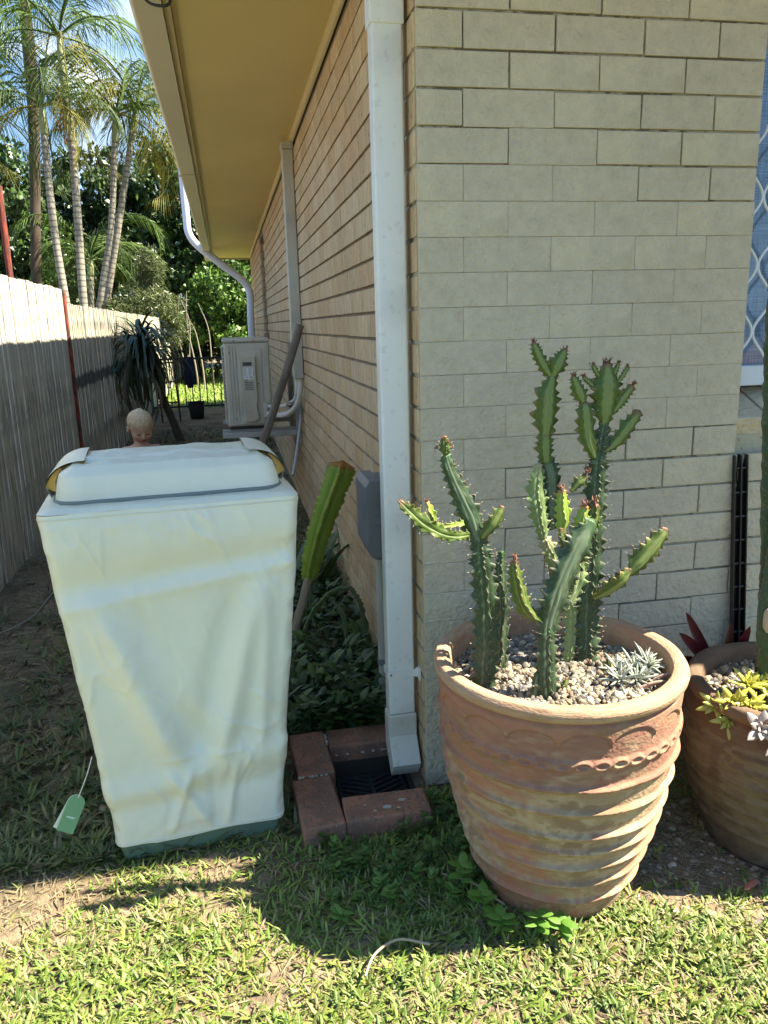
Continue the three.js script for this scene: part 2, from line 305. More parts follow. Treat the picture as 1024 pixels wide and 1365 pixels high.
// ---------------------------------------------------------------- the house
const C = 0.086, L = 0.2371, XE = 0.938, TOP = 2.46, ZEND = -11.75;
const house = thing('brick_house', 'low brick house, its end wall painted and its long side wall cream brick', 'house');
{
  const r = rng(5);
  // --- painted end wall facing the lawn
  const win = { x0: XE, x1: 2.35, y0: 1.03, y1: 2.37 };
  const backing = merge([
    rbox(0.004, XE - 0.006, 0, TOP, -0.3, -0.0085, 0), rbox(XE - 0.006, 6, 0, win.y0 - 0.09, -0.3, -0.0085, 0),
    rbox(win.x1, 6, win.y0 - 0.09, TOP, -0.3, -0.0085, 0), rbox(XE - 0.006, win.x1, win.y1, TOP, -0.3, -0.0085, 0)]);
  const fw = part('end_wall', backing, M.paintMortar, house);
  const cache = {};
  const pbrick = (x0, x1, n, open, k) => {
    const w = x1 - x0, gx = open ? 0.0042 : 0.0004, gy = open ? 0.006 : 0.0004, key = w.toFixed(3) + open + k;
    const bw = w - gx, bh = C - gy;
    if (!cache[key]) {
      const g = new RoundedBoxGeometry(bw, bh, 0.012, 2, open ? 0.0026 : 0.0022), p = g.attributes.position;
      for (let i = 0; i < p.count; i++) { const X = p.getX(i), Y = p.getY(i); p.setX(i, X + (open ? 0.0016 : 0.0004) * n3(Y * 30 + k * 9, X * 5, 1.2)); p.setY(i, Y + (open ? 0.0018 : 0.0004) * n3(X * 22 + k * 5, Y * 9, 4.2)); }
      g.translate(0, 0, -0.006); g.computeVertexNormals(); cache[key] = boxUV(g, [k * 0.37, k * 0.23]);
    }
    const m = part('painted_brick', cache[key], M.paint[Math.floor(r() * 4)], fw);
    m.position.set((x0 + x1) / 2 + (r() - 0.5) * (open ? 0.0012 : 0.0003), (n + 0.5) * C + (r() - 0.5) * (open ? 0.0012 : 0.0003), 0.0008 * (r() - 0.5) + (open ? 0 : -0.0006));
    m.rotation.z = (r() - 0.5) * (open ? 0.004 : 0.0012);
  };
  const under = [], lap = 0.001;
  for (let n = 0; n < 28; n++) {
    const odd = n % 2 === 1, y = (n + 0.5) * C, above = y > win.y0 - 0.09 && y < win.y1;
    let js = odd ? [lap, 0.5 * L, 1.5 * L, 2.5 * L, 0.80] : [lap, L, 2 * L, 3 * L];
    if (above) js.push(XE); else { let x = odd ? 3.5 * L : 4 * L; if (odd) js[4] = x; else js.push(x); while (x < 2.2) { x += L; js.push(x); } }
    for (let i = 0; i < js.length - 1; i++) {
      const xm = (js[i] + js[i + 1]) / 2;
      const up = y - 1.70 + 0.45 * (xm - 0.45) * 0.6 + 0.22 * n3(xm * 4.1, y * 7.3, 2.2);
      const low = (xm > 0.32 && y < 1.0) ? 0.35 - Math.abs(y - 0.75) + 0.1 * n3(xm * 5, y * 9, 8) : -1;
      pbrick(js[i], js[i + 1], n, up > 0 || low > 0.12, Math.floor(r() * 4));
    }
    if (y > win.y0 - 0.09 && y < win.y1) { let x = win.x1; while (x < 3.4) { pbrick(x, x + L, n, true, 1); x += L; } }
  }
  // --- cream brick side wall down the passage
  const O = { z0: -8.2, z1: -7.35, y0: 1.24, y1: 2.37 };
  const core = merge([rbox(0.011, 0.3, -0.1, TOP, O.z1, -0.0135, 0), rbox(0.011, 0.3, 0, TOP, ZEND + 0.012, O.z0, 0), rbox(0.011, 0.3, 0, O.y0, O.z0, O.z1, 0), rbox(0.011, 0.3, O.y1, TOP, O.z0, O.z1, 0)]);
  const sw = part('side_wall', core, M.mortar, house);
  const gcache = [0, 1, 2].map(k => { const g = new RoundedBoxGeometry(0.05, C - 0.0105, L - 0.0068, 1, 0.0018); g.translate(0.025, 0, 0); return boxUV(g, [k * 0.31, k * 0.17]); });
  const half = [0, 1].map(k => { const g = new RoundedBoxGeometry(0.05, C - 0.0105, L / 2 - 0.0068, 1, 0.0018); g.translate(0.025, 0, 0); return boxUV(g, [k * 0.31, k * 0.17]); });
  const three = gcache[0].clone(); const far = M.brick.map(() => []);
  let count = 0; const perps = [];
  for (let n = 0; n < 29; n++) {
    const odd = n % 2 === 1; let z = -0.0125, first = true;
    while (z > ZEND + 0.06) {
      const len = first && !odd ? L / 2 : L; first = false; const zc = z - len / 2, y = (n + 0.5) * C; z -= len;
      if (zc < O.z1 && zc > O.z0 && y > O.y0 && y < O.y1) continue; if (y + 0.04 > TOP + 0.02) continue;
      const mi = Math.floor(r() * 5);
      { const g = new THREE.BoxGeometry(0.0092, C - 0.0115, 0.0064); g.translate(0.0064, y, z); perps.push(boxUV(g)); }
      if (zc > -2.45 && count < 300) {
        count++; const m = part('brick', len < L ? half[n >> 1 & 1] : gcache[Math.floor(r() * 3)], M.brick[mi], sw);
        m.position.set((r() - 0.5) * 0.0016, y + (r() - 0.5) * 0.001, zc); m.rotation.y = (r() - 0.5) * 0.006;
      } else { const g = new THREE.BoxGeometry(0.05, C - 0.0105, len - 0.007); g.translate(0.025 + (r() - 0.5) * 0.0016, y, zc); far[mi].push(boxUV(g)); }
    }
  }
  part('joint_mortar', mergeGeometries(perps), M.mortar, sw, 'stuff');
  far.forEach((l, i) => l.length && part('brick_courses', mergeGeometries(l), M.brick[i], sw, 'stuff'));
  // reveal of the small side window: bricks of the far jamb, sill bricks, frame and pane
  const jamb = []; for (let n = 15; n < 27; n++) { const g = new THREE.BoxGeometry(0.11, C - 0.0105, 0.03); g.translate(0.068, (n + 0.5) * C, O.z0 + 0.012); jamb.push(boxUV(g)); }
  part('window_reveal', merge(jamb), M.brick[1], sw, 'stuff');
  part('window_sill', rbox(-0.018, 0.12, O.y0 - 0.06, O.y0 + 0.012, O.z0 + 0.003, O.z1 - 0.003, 0.004), M.redBrick, house);
  const sideWin = part('side_window', rbox(0.115, 0.15, O.y0 + 0.013, O.y1 - 0.002, O.z0 + 0.003, O.z1 - 0.003, 0), M.whitePipe, house);
  part('pane', rbox(0.109, 0.1145, O.y0 + 0.06, O.y1 - 0.05, O.z0 + 0.06, O.z1 - 0.06, 0), std([0.02, 0.025, 0.03], { roughness: 0.05 }), sideWin);
  // inner body of the house so that no light passes through
  part('inner_walls', merge([rbox(0.301, 5.98, 0.002, 0.93, -11.6, -0.301, 0), rbox(0.301, 0.93, 0.931, 2.44, -11.6, -0.301, 0), rbox(2.36, 5.98, 0.931, 2.44, -11.6, -0.301, 0), rbox(0.931, 2.359, 0.931, 2.44, -11.6, -0.6, 0), rbox(0.004, 6, 0, TOP, ZEND, ZEND + 0.01, 0)]), std([0.4, 0.38, 0.33]), house);

  // --- window beside the painted wall: frame, glass, blind, sill bricks, diamond security grille
  const w = part('window', merge([rbox(win.x0 + 0.001, win.x0 + 0.045, win.y0 + 0.1, win.y1, -0.16, -0.10, 0.004), rbox(win.x1 - 0.045, win.x1 - 0.001, win.y0 + 0.1, win.y1, -0.16, -0.10, 0.004), rbox(win.x0 + 0.045, win.x1 - 0.045, win.y0 + 0.1, win.y0 + 0.16, -0.16, -0.10, 0.004), rbox(win.x0 + 0.045, win.x1 - 0.045, win.y1 - 0.06, win.y1, -0.16, -0.10, 0.004)]), std([0.62, 0.66, 0.70], { roughness: 0.35 }), house);
  part('pane', rbox(win.x0 + 0.045, win.x1 - 0.045, win.y0 + 0.16, win.y1 - 0.06, -0.146, -0.142, 0), phy([0.9, 0.95, 1], { transmission: 1, thickness: 0, roughness: 0.03, ior: 1.5 }), w);
  const lw = pnoise(256, 501), lw2 = pnoise(256, 502);
  const linen = tex(512, 512, (u, v) => { const k = 0.8 + (lw(u, v * 0.03) - 0.5) * 0.3 + (lw2(u * 0.03, v) - 0.5) * 0.3; return [k * 0.82, k * 0.9, k]; }, { metres: 0.35 });
  part('roller_blind', rbox(win.x0 + 0.05, win.x1 - 0.05, win.y0 + 0.12, win.y1, -0.172, -0.168, 0), std([0.50, 0.505, 0.51], { map: linen, roughness: 0.9 }), w);
  const gr = [], gw = 0.105, gh = 0.186, gx0 = win.x0 + 0.03, gy0 = win.y0 + 0.165;
  for (let i = 0; i < 13; i++) for (const s of [1, -1]) {
    const pts = []; for (let k = 0; k <= 56; k++) { const t = k / 8 * Math.PI * 2 / 2; pts.push([gx0 + gw * i + s * gw * 0.5 * (0.5 - 0.5 * Math.cos(t)) * 0.96, gy0 + k / 16 * gh * 1.0, -0.085]); }
    gr.push(tube(pts.filter(p => p[1] < win.y1 - 0.03), 0.0042, 6, 120));
  }
  const grille = part('security_grille', merge(gr), std([0.72, 0.76, 0.8], { roughness: 0.35 }), w); grille.userData.kind = 'stuff';
  const sillG = [];
  for (let x = win.x0; x < win.x1 - 0.05; x += 0.112) { const g = new RoundedBoxGeometry(0.104, 0.07, 0.185, 1, 0.004); g.rotateX(0.42); g.translate(x + 0.057, win.y0 + 0.022, -0.108); sillG.push(boxUV(g)); }
  for (const g of sillG) part('sill_brick', g, M.paint[1], w);
  part('sill_bed', rbox(win.x0 + 0.001, win.x1 - 0.001, win.y0 - 0.09, win.y0 - 0.035, -0.295, -0.03, 0), M.paintMortar, w);
  part('reveal', rbox(XE - 0.0055, XE + 0.0005, win.y0 - 0.085, win.y1, -0.29, -0.0125, 0), M.paint[2], w);

  // --- eaves, gutter and roof
  const ev = part('soffit', rbox(-0.598, 6, 2.472, 2.486, 0.001, 0.53, 0), M.soffit, house);
  for (let z = -0.002; z > ZEND; z -= 2.4) part('soffit_panel', rbox(-0.598, 0.02, 2.472, 2.486, Math.max(ZEND - 0.4, z - 2.3992), z, 0), M.soffit, ev);
  for (let z = -0.002; z > ZEND; z -= 4.2) part('quad_moulding', boxUV((() => { const s = new THREE.Shape(); s.moveTo(0, 0); s.lineTo(-0.022, 0); s.quadraticCurveTo(-0.022, -0.03, 0, -0.034); s.lineTo(0, 0); const g = new THREE.ExtrudeGeometry(s, { depth: Math.min(4.19, z - ZEND), bevelEnabled: false }); g.translate(0, 2.471, Math.max(ZEND, z - 4.2)); return g; })()), M.trim, ev);
  part('quad_moulding', rbox(0.01, 6, 2.44, 2.471, 0.002, 0.022, 0.004), M.trim, ev);
  const prof = (fn) => { const s = new THREE.Shape(); fn(s); return s; };
  const gs = prof(s => { s.moveTo(-0.628, 2.44); s.lineTo(-0.722, 2.436); s.quadraticCurveTo(-0.737, 2.438, -0.738, 2.455); s.lineTo(-0.738, 2.52); s.lineTo(-0.748, 2.53); s.lineTo(-0.748, 2.585); s.lineTo(-0.742, 2.585); s.lineTo(-0.742, 2.534); s.lineTo(-0.733, 2.523); s.lineTo(-0.733, 2.458); s.quadraticCurveTo(-0.732, 2.444, -0.722, 2.441); s.lineTo(-0.632, 2.445); s.lineTo(-0.632, 2.56); s.lineTo(-0.628, 2.56); s.lineTo(-0.628, 2.44); });
  const ge = (z0, z1) => { const g = new THREE.ExtrudeGeometry(gs, { depth: z1 - z0, bevelEnabled: false }); g.translate(0, 0, z0); return boxUV(g); };
  const gut = part('gutter', ge(-4.35, 0.55), M.gutter, house);
  part('gutter_length', ge(ZEND - 0.45, -4.354), M.gutter, gut);
  part('gutter_joiner', rbox(-0.742, -0.6285, 2.4325, 2.4352, -4.39, -4.31, 0), M.gutter, gut);
  part('fascia', rbox(-0.626, -0.600, 2.452, 2.60, ZEND - 0.45, 0.552, 0.002), M.trim, house);
  part('fascia', rbox(-0.599, 6.4, 2.452, 2.60, 0.531, 0.552, 0.002), M.trim, house);
  part('front_gutter', rbox(-0.74, 6.4, 2.44, 2.585, 0.553, 0.632, 0.004), M.gutter, house);
  part('eave_end', rbox(-0.598, 6, 2.46, 2.60, ZEND - 0.45, ZEND - 0.42, 0), M.trim, house);
  const x0 = -0.70, x1 = 6.4, z0 = ZEND - 0.46, z1 = 0.60, e = 2.605, rd = 3.9, rx = (x0 + x1) / 2, q = 3.5;
  const rp = [[x0, e, z1], [x1, e, z1], [x1, e, z0], [x0, e, z0], [rx, rd, z1 - q], [rx, rd, z0 + q]];
  part('roof', build(rp.flat(), [0, 1, 4, 1, 2, 5, 1, 5, 4, 2, 3, 5, 3, 0, 4, 3, 4, 5, 0, 3, 2, 0, 2, 1], rp.flatMap(p => [p[0], p[2]])), M.roof, house);
}

// ---------------------------------------------------------------- things on the house
{
  // rectangular downpipe at the corner
  const d = thing('downpipe', 'white rectangular downpipe on the brick house corner, ending in an angled shoe', 'downpipe', [0, 0, 0]);
  const bx = -0.055, bz = -0.105;
  part('pipe', rbox(-0.092, -0.013, 0.205, 2.055, -0.128, -0.073, 0.007, 2), M.whitePipe, d);
  part('collar', rbox(-0.0965, -0.0085, 2.05, 2.12, -0.1325, -0.0685, 0.006, 2), M.whitePipe, d);
  part('pipe_top', rbox(-0.092, -0.013, 2.1205, 2.47, -0.128, -0.073, 0.007, 2), M.whitePipe, d);
  { // shoe: a short socket turning out towards the drain
    const g1 = rbox(-0.096, -0.009, 0.135, 0.2045, -0.132, -0.069, 0.006, 2);
    const s = new THREE.Shape(); s.moveTo(-0.128, 0.1345); s.lineTo(-0.071, 0.1345); s.lineTo(-0.022, 0.068); s.lineTo(-0.055, 0.022); s.lineTo(-0.128, 0.088); s.lineTo(-0.128, 0.1345);
    const g2 = new THREE.ExtrudeGeometry(s, { depth: 0.079, bevelEnabled: true, bevelSize: 0.003, bevelThickness: 0.003, bevelSegments: 2 }); g2.rotateY(-Math.PI / 2); g2.translate(-0.013, 0, 0);
    part('shoe_socket', g1, M.pipeDirty, d); part('shoe', boxUV(g2), M.pipeDirty, d);
  }
  for (const y of [0.325]) {
    part('strap', merge([rbox(-0.0945, -0.0105, y, y + 0.022, -0.0727, -0.0705, 0), rbox(-0.0948, -0.0925, y, y + 0.022, -0.13, -0.0706, 0), rbox(-0.0105, -0.0005, y - 0.002, y + 0.026, -0.0752, -0.0703, 0), rbox(-0.004, -0.0005, y - 0.006, y + 0.034, -0.0702, -0.045, 0)]), M.whitePipe, d);
    const sc = new THREE.CylinderGeometry(0.003, 0.003, 0.003, 10); sc.rotateX(Math.PI / 2); sc.translate(-0.085, y + 0.011, -0.069); part('screw', sc, M.screw, d);
  }
  // far downpipe with swan neck
  const f = single('swan_neck_downpipe', tube([[-0.945, 4.3, -10.5], [-0.94, 3.8, -10.5], [-0.93, 2.9, -10.5], [-0.92, 2.72, -10.5], [-0.84, 2.57, -10.5], [-0.5, 2.28, -10.5], [-0.15, 1.99, -10.5], [-0.085, 1.85, -10.5], [-0.09, 1.5, -10.5], [-0.1, 0.02, -10.5]], 0.055, 14, 90), std([0.66, 0.70, 0.78], { roughness: 0.4 }), 'round white downpipe with a long swan neck beyond the gutter', 'downpipe');
  // pipe duct cover on the side wall
  const u = thing('duct_cover', 'cream plastic pipe duct rising from the air conditioner to the eaves', 'duct');
  part('duct', rbox(-0.07, -0.003, 1.0, 2.40, -3.31, -3.215, 0.006, 2), M.pvcGrey, u);
  part('wall_plate', rbox(-0.074, -0.0005, 2.401, 2.44, -3.318, -3.207, 0.004), M.pvcGrey, u);
  part('joint_cover', rbox(-0.0735, -0.002, 1.20, 1.33, -3.3135, -3.2115, 0.005, 2), M.acCase, u);
  // grey isolator box and conduit
  const b = thing('isolator_box', 'grey plastic electrical box screwed to the cream brick wall', 'electrical box');
  part('body', rbox(-0.05, -0.012, 0.615, 0.855, -0.545, -0.36, 0.008, 2), M.boxGrey, b);
  { const s = new THREE.Shape(); s.moveTo(-0.0505, 0.612); s.lineTo(-0.0505, 0.858); s.lineTo(-0.080, 0.858); s.lineTo(-0.091, 0.840); s.lineTo(-0.091, 0.645); s.lineTo(-0.076, 0.612); s.lineTo(-0.0505, 0.612); const g = new THREE.ExtrudeGeometry(s, { depth: 0.18, bevelEnabled: true, bevelSize: 0.004, bevelThickness: 0.004, bevelSegments: 2 }); g.translate(0, 0, -0.543); part('hinged_cover', boxUV(g), M.boxGrey, b); }
  part('mounting_lug', rbox(-0.02, -0.0005, 0.866, 0.895, -0.44, -0.40, 0.004), M.boxGrey, b);
  part('latch', rbox(-0.075, -0.045, 0.72, 0.745, -0.3585, -0.350, 0.002), M.boxGrey, b);
  part('gland', (() => { const g = new THREE.CylinderGeometry(0.021, 0.019, 0.032, 18); g.translate(-0.04, 0.598, -0.44); return g; })(), M.boxGrey, b);
  const c = thing('conduit', 'pale grey conduit running from the electrical box down into the weeds', 'conduit');
  part('pipe', tube([[-0.04, 0.582, -0.44], [-0.038, 0.4, -0.45], [-0.036, 0.22, -0.46], [-0.036, 0.14, -0.465], [-0.048, 0.05, -0.47], [-0.075, -0.03, -0.475]], 0.0155, 14, 60), M.pvcGrey, c);
  part('saddle', (() => { const g = new THREE.CylinderGeometry(0.0185, 0.0185, 0.022, 18); g.translate(-0.036, 0.205, -0.4605); return merge([g, rbox(-0.02, -0.0005, 0.195, 0.215, -0.47, -0.45, 0)]); })(), M.boxGrey, c);
  // cable loop hanging from the gutter
  single('cable_loop', tube([[-0.69, 2.44, -1.05], [-0.665, 2.41, -1.04], [-0.63, 2.398, -1.03], [-0.60, 2.40, -1.02], [-0.588, 2.43, -1.015], [-0.59, 2.47, -1.01]], 0.005, 8, 40), M.black, 'black cable loop hanging under the cream gutter', 'cable');
}
// air conditioner on its bracket
{
  const a = thing('air_conditioner', 'cream outdoor air conditioner unit on a wall bracket, pipes out of its side', 'air conditioner');
  const x0 = -0.515, x1 = -0.195, y0 = 0.645, y1 = 1.262, z1 = -3.70, z0 = -4.50;
  part('casing', rbox(x0, x1, y0, y1 - 0.028, z0, z1, 0.018, 3), M.acCase, a);
  part('lid', rbox(x0 - 0.006, x1 + 0.004, y1 - 0.0275, y1, z0 - 0.004, z1 + 0.006, 0.011, 2), M.acCase, a);
  const gr = []; for (let y = y0 + 0.03; y < y1 - 0.05; y += 0.0135) gr.push(rbox(x0 - 0.016, x0 - 0.001, y, y + 0.006, z0 + 0.06, z1 - 0.01, 0.002)); 
  for (const g of gr) part('grille_slat', g, M.acCase, a);
  const ribs = [[-0.487, -0.474], [-0.462, -0.452], [-0.440, -0.430]];
  for (const [p, q] of ribs) part('rib', rbox(p, q, y0 + 0.03, y1 - 0.05, z1 + 0.0005, z1 + 0.006, 0.003), M.acCase, a);
  part('panel_frame', (() => { const s = new THREE.Shape(); s.moveTo(-0.418, y0 + 0.02); s.lineTo(-0.418, 1.17); s.quadraticCurveTo(-0.418, 1.19, -0.40, 1.19); s.lineTo(-0.275, 1.19); s.quadraticCurveTo(-0.257, 1.19, -0.257, 1.17); s.lineTo(-0.257, y0 + 0.02); s.lineTo(-0.418, y0 + 0.02); const g = new THREE.ExtrudeGeometry(s, { depth: 0.005, bevelEnabled: true, bevelSize: 0.003, bevelThickness: 0.003, bevelSegments: 2 }); g.translate(0, 0, z1 + 0.0005); return boxUV(g); })(), M.acCase, a);
  const cov = part('service_cover', (() => { const s = new THREE.Shape(); s.moveTo(-0.388, y0 + 0.045); s.lineTo(-0.395, 0.80); s.lineTo(-0.405, 0.83); s.lineTo(-0.408, 1.13); s.lineTo(-0.305, 1.13); s.lineTo(-0.302, 0.83); s.lineTo(-0.312, 0.80); s.lineTo(-0.300, y0 + 0.055); s.quadraticCurveTo(-0.34, y0 + 0.03, -0.388, y0 + 0.045); const g = new THREE.ExtrudeGeometry(s, { depth: 0.03, bevelEnabled: true, bevelSize: 0.006, bevelThickness: 0.008, bevelSegments: 3 }); g.translate(0, 0, z1 + 0.006); return boxUV(g); })(), M.acPanel, a);
  part('recess_shade', rbox(-0.388, -0.325, 1.075, 1.10, z1 + 0.0445, z1 + 0.046, 0), M.darkGrey, cov);  // raised dark plate, the shade of a hand recess put into its colour
  for (let i = 0; i < 5; i++) part('louvre', rbox(-0.382, -0.322, 0.905 + i * 0.013, 0.911 + i * 0.013, z1 + 0.0445, z1 + 0.047, 0.001), M.screw, cov);
  { // white data sticker: fine grey print that cannot be read
    const rr = rng(9); const cv = document.createElement('canvas'); cv.width = 128; cv.height = 128; const q = cv.getContext('2d'); q.fillStyle = '#e4e6e6'; q.fillRect(0, 0, 128, 128); q.fillStyle = '#6a7078';
    for (let y = 8; y < 84; y += 9) { q.fillRect(8, y, 22 + rr() * 26, 3); q.fillRect(66, y, 14 + rr() * 40, 3); } q.strokeStyle = '#80868c'; q.strokeRect(4, 4, 120, 86); q.fillRect(86, 96, 12, 22); q.fillRect(104, 100, 12, 18); q.fillRect(10, 100, 50, 3); q.fillRect(10, 110, 60, 3);
    const t = new THREE.CanvasTexture(cv); t.colorSpace = THREE.SRGBColorSpace;
    const g = new THREE.PlaneGeometry(0.068, 0.082); g.translate(-0.352, 1.022, z1 + 0.0452); part('data_sticker', g, new THREE.MeshStandardMaterial({ map: t, roughness: 0.5 }), cov);
    const cv2 = document.createElement('canvas'); cv2.width = 64; cv2.height = 64; const p = cv2.getContext('2d'); p.fillStyle = '#b9b59e'; p.fillRect(0, 0, 64, 64); p.strokeStyle = '#55524a'; p.lineWidth = 5; p.strokeRect(10, 12, 40, 40); p.beginPath(); p.moveTo(14, 48); p.lineTo(46, 16); p.stroke();
    const t2 = new THREE.CanvasTexture(cv2); t2.colorSpace = THREE.SRGBColorSpace; const g2 = new THREE.PlaneGeometry(0.026, 0.02); g2.translate(-0.37, 0.972, z1 + 0.0453); part('symbol_sticker', g2, new THREE.MeshStandardMaterial({ map: t2, roughness: 0.5 }), cov);
  }
  for (const [x, y] of [[-0.475, 1.165], [-0.455, 0.70], [-0.285, 0.945], [-0.44, 1.246], [-0.30, 1.247]]) { const g = new THREE.CylinderGeometry(0.006, 0.006, 0.006, 10); g.rotateX(Math.PI / 2); g.translate(x, y, z1 + 0.0075); part('screw', g, M.screw, a); }
  part('valve_box', rbox(-0.262, -0.232, 0.705, 0.815, z1 + 0.001, z1 + 0.03, 0.004), M.acCase, a);
  for (const z of [z1 - 0.09, z0 + 0.09]) part('foot', rbox(x0 + 0.01, x1 - 0.01, 0.618, y0 - 0.0005, z - 0.03, z + 0.03, 0.004), M.darkGrey, a);
  part('pipe', tube([[-0.232, 0.782, z1 + 0.014], [-0.18, 0.783, z1 + 0.05], [-0.115, 0.80, z1 + 0.18], [-0.06, 0.86, z1 + 0.36], [-0.05, 0.93, z1 + 0.43], [-0.05, 1.02, z1 + 0.44]], 0.0125, 10, 60), M.whitePipe, a);
  part('pipe', tube([[-0.232, 0.73, z1 + 0.016], [-0.17, 0.722, z1 + 0.07], [-0.10, 0.745, z1 + 0.20], [-0.045, 0.83, z1 + 0.37], [-0.028, 0.92, z1 + 0.435], [-0.026, 1.02, z1 + 0.445]], 0.019, 12, 60), M.whitePipe, a);
  part('cable_tie', (() => { const g = new THREE.TorusGeometry(0.036, 0.0035, 6, 20); g.rotateX(1.1); g.translate(-0.078, 0.815, z1 + 0.29); return g; })(), M.black, a);
  const b = thing('wall_bracket', 'galvanised steel bracket carrying the air conditioner off the brick wall', 'bracket');
  for (const z of [z1 - 0.09, z0 + 0.09]) { part('arm', merge([rbox(-0.56, -0.0265, 0.585, 0.6175, z - 0.02, z + 0.02, 0.003)]), M.steel, b); part('upright', rbox(-0.026, -0.0015, 0.53, 1.0, z - 0.02, z + 0.02, 0.003), M.steel, b); }
  part('front_arm', rbox(-0.56, -0.04, 0.577, 0.612, z1 + 0.06, z1 + 0.095, 0.003), M.steel, b);
  part('front_upright', rbox(-0.0395, -0.002, 0.52, 0.99, z1 + 0.06, z1 + 0.095, 0.003), M.steel, b);
  for (const y of [0.60, 0.56, 0.95]) { const g = new THREE.CylinderGeometry(0.008, 0.008, 0.008, 8); g.rotateX(Math.PI / 2); g.translate(-0.02, y, z1 + 0.1); part('bolt', g, M.screw, b); }
  single('drain_hose', tube([[-0.015, 0.99, -3.46], [-0.018, 0.80, -3.45], [-0.02, 0.70, -3.44], [-0.035, 0.64, -3.40], [-0.085, 0.48, -3.2], [-0.12, 0.38, -3.1]], 0.0105, 10, 50), std([0.42, 0.44, 0.46], { roughness: 0.5 }), 'grey plastic drain tube bent away from the steel bracket', 'tube');
  single('leaning_pole', taper([[-0.55, 0.0, -3.02, 0.027], [-0.40, 0.38, -3.02, 0.027], [-0.22, 0.83, -3.02, 0.026], [-0.10, 1.14, -3.02, 0.025], [-0.028, 1.345, -3.02, 0.024]], 14, 8, 0.06), M.pole, 'dark weathered round pole leaning on the brick wall beside the duct', 'pole');
}

// ---------------------------------------------------------------- barbecue under its cover
function roundRect(t, hw, hd, r) { // perimeter fraction -> [x, z, nx, nz]; starts at the front centre, goes to +x
  const a = 2 * (hw - r), b = 2 * (hd - r), q = Math.PI / 2 * r, P = 2 * a + 2 * b + 4 * q; let s = ((t % 1) + 1) % 1 * P - a / 2; if (s < 0 - a / 2) s += P;
  const segs = [[a, (k) => [-a / 2 + k, hd, 0, 1]], [q, (k) => arc(hw - r, hd - r, Math.PI / 2 - k / r)], [b, (k) => [hw, hd - r - k, 1, 0]], [q, (k) => arc(hw - r, -hd + r, -k / r)], [a, (k) => [hw - r - k, -hd, 0, -1]], [q, (k) => arc(-hw + r, -hd + r, -Math.PI / 2 - k / r)], [b, (k) => [-hw, -hd + r + k, -1, 0]], [q, (k) => arc(-hw + r, hd - r, Math.PI - k / r)]];
  const arc = (cx, cz, an) => [cx + r * Math.cos(an), cz + r * Math.sin(an), Math.cos(an), Math.sin(an)];
  s = ((t % 1) + 1) % 1 * P; s += a / 2; if (s >= P) s -= P;
  for (const [l, f] of segs) { if (s <= l) return f(s); s -= l; } return segs[0][1](0);
}
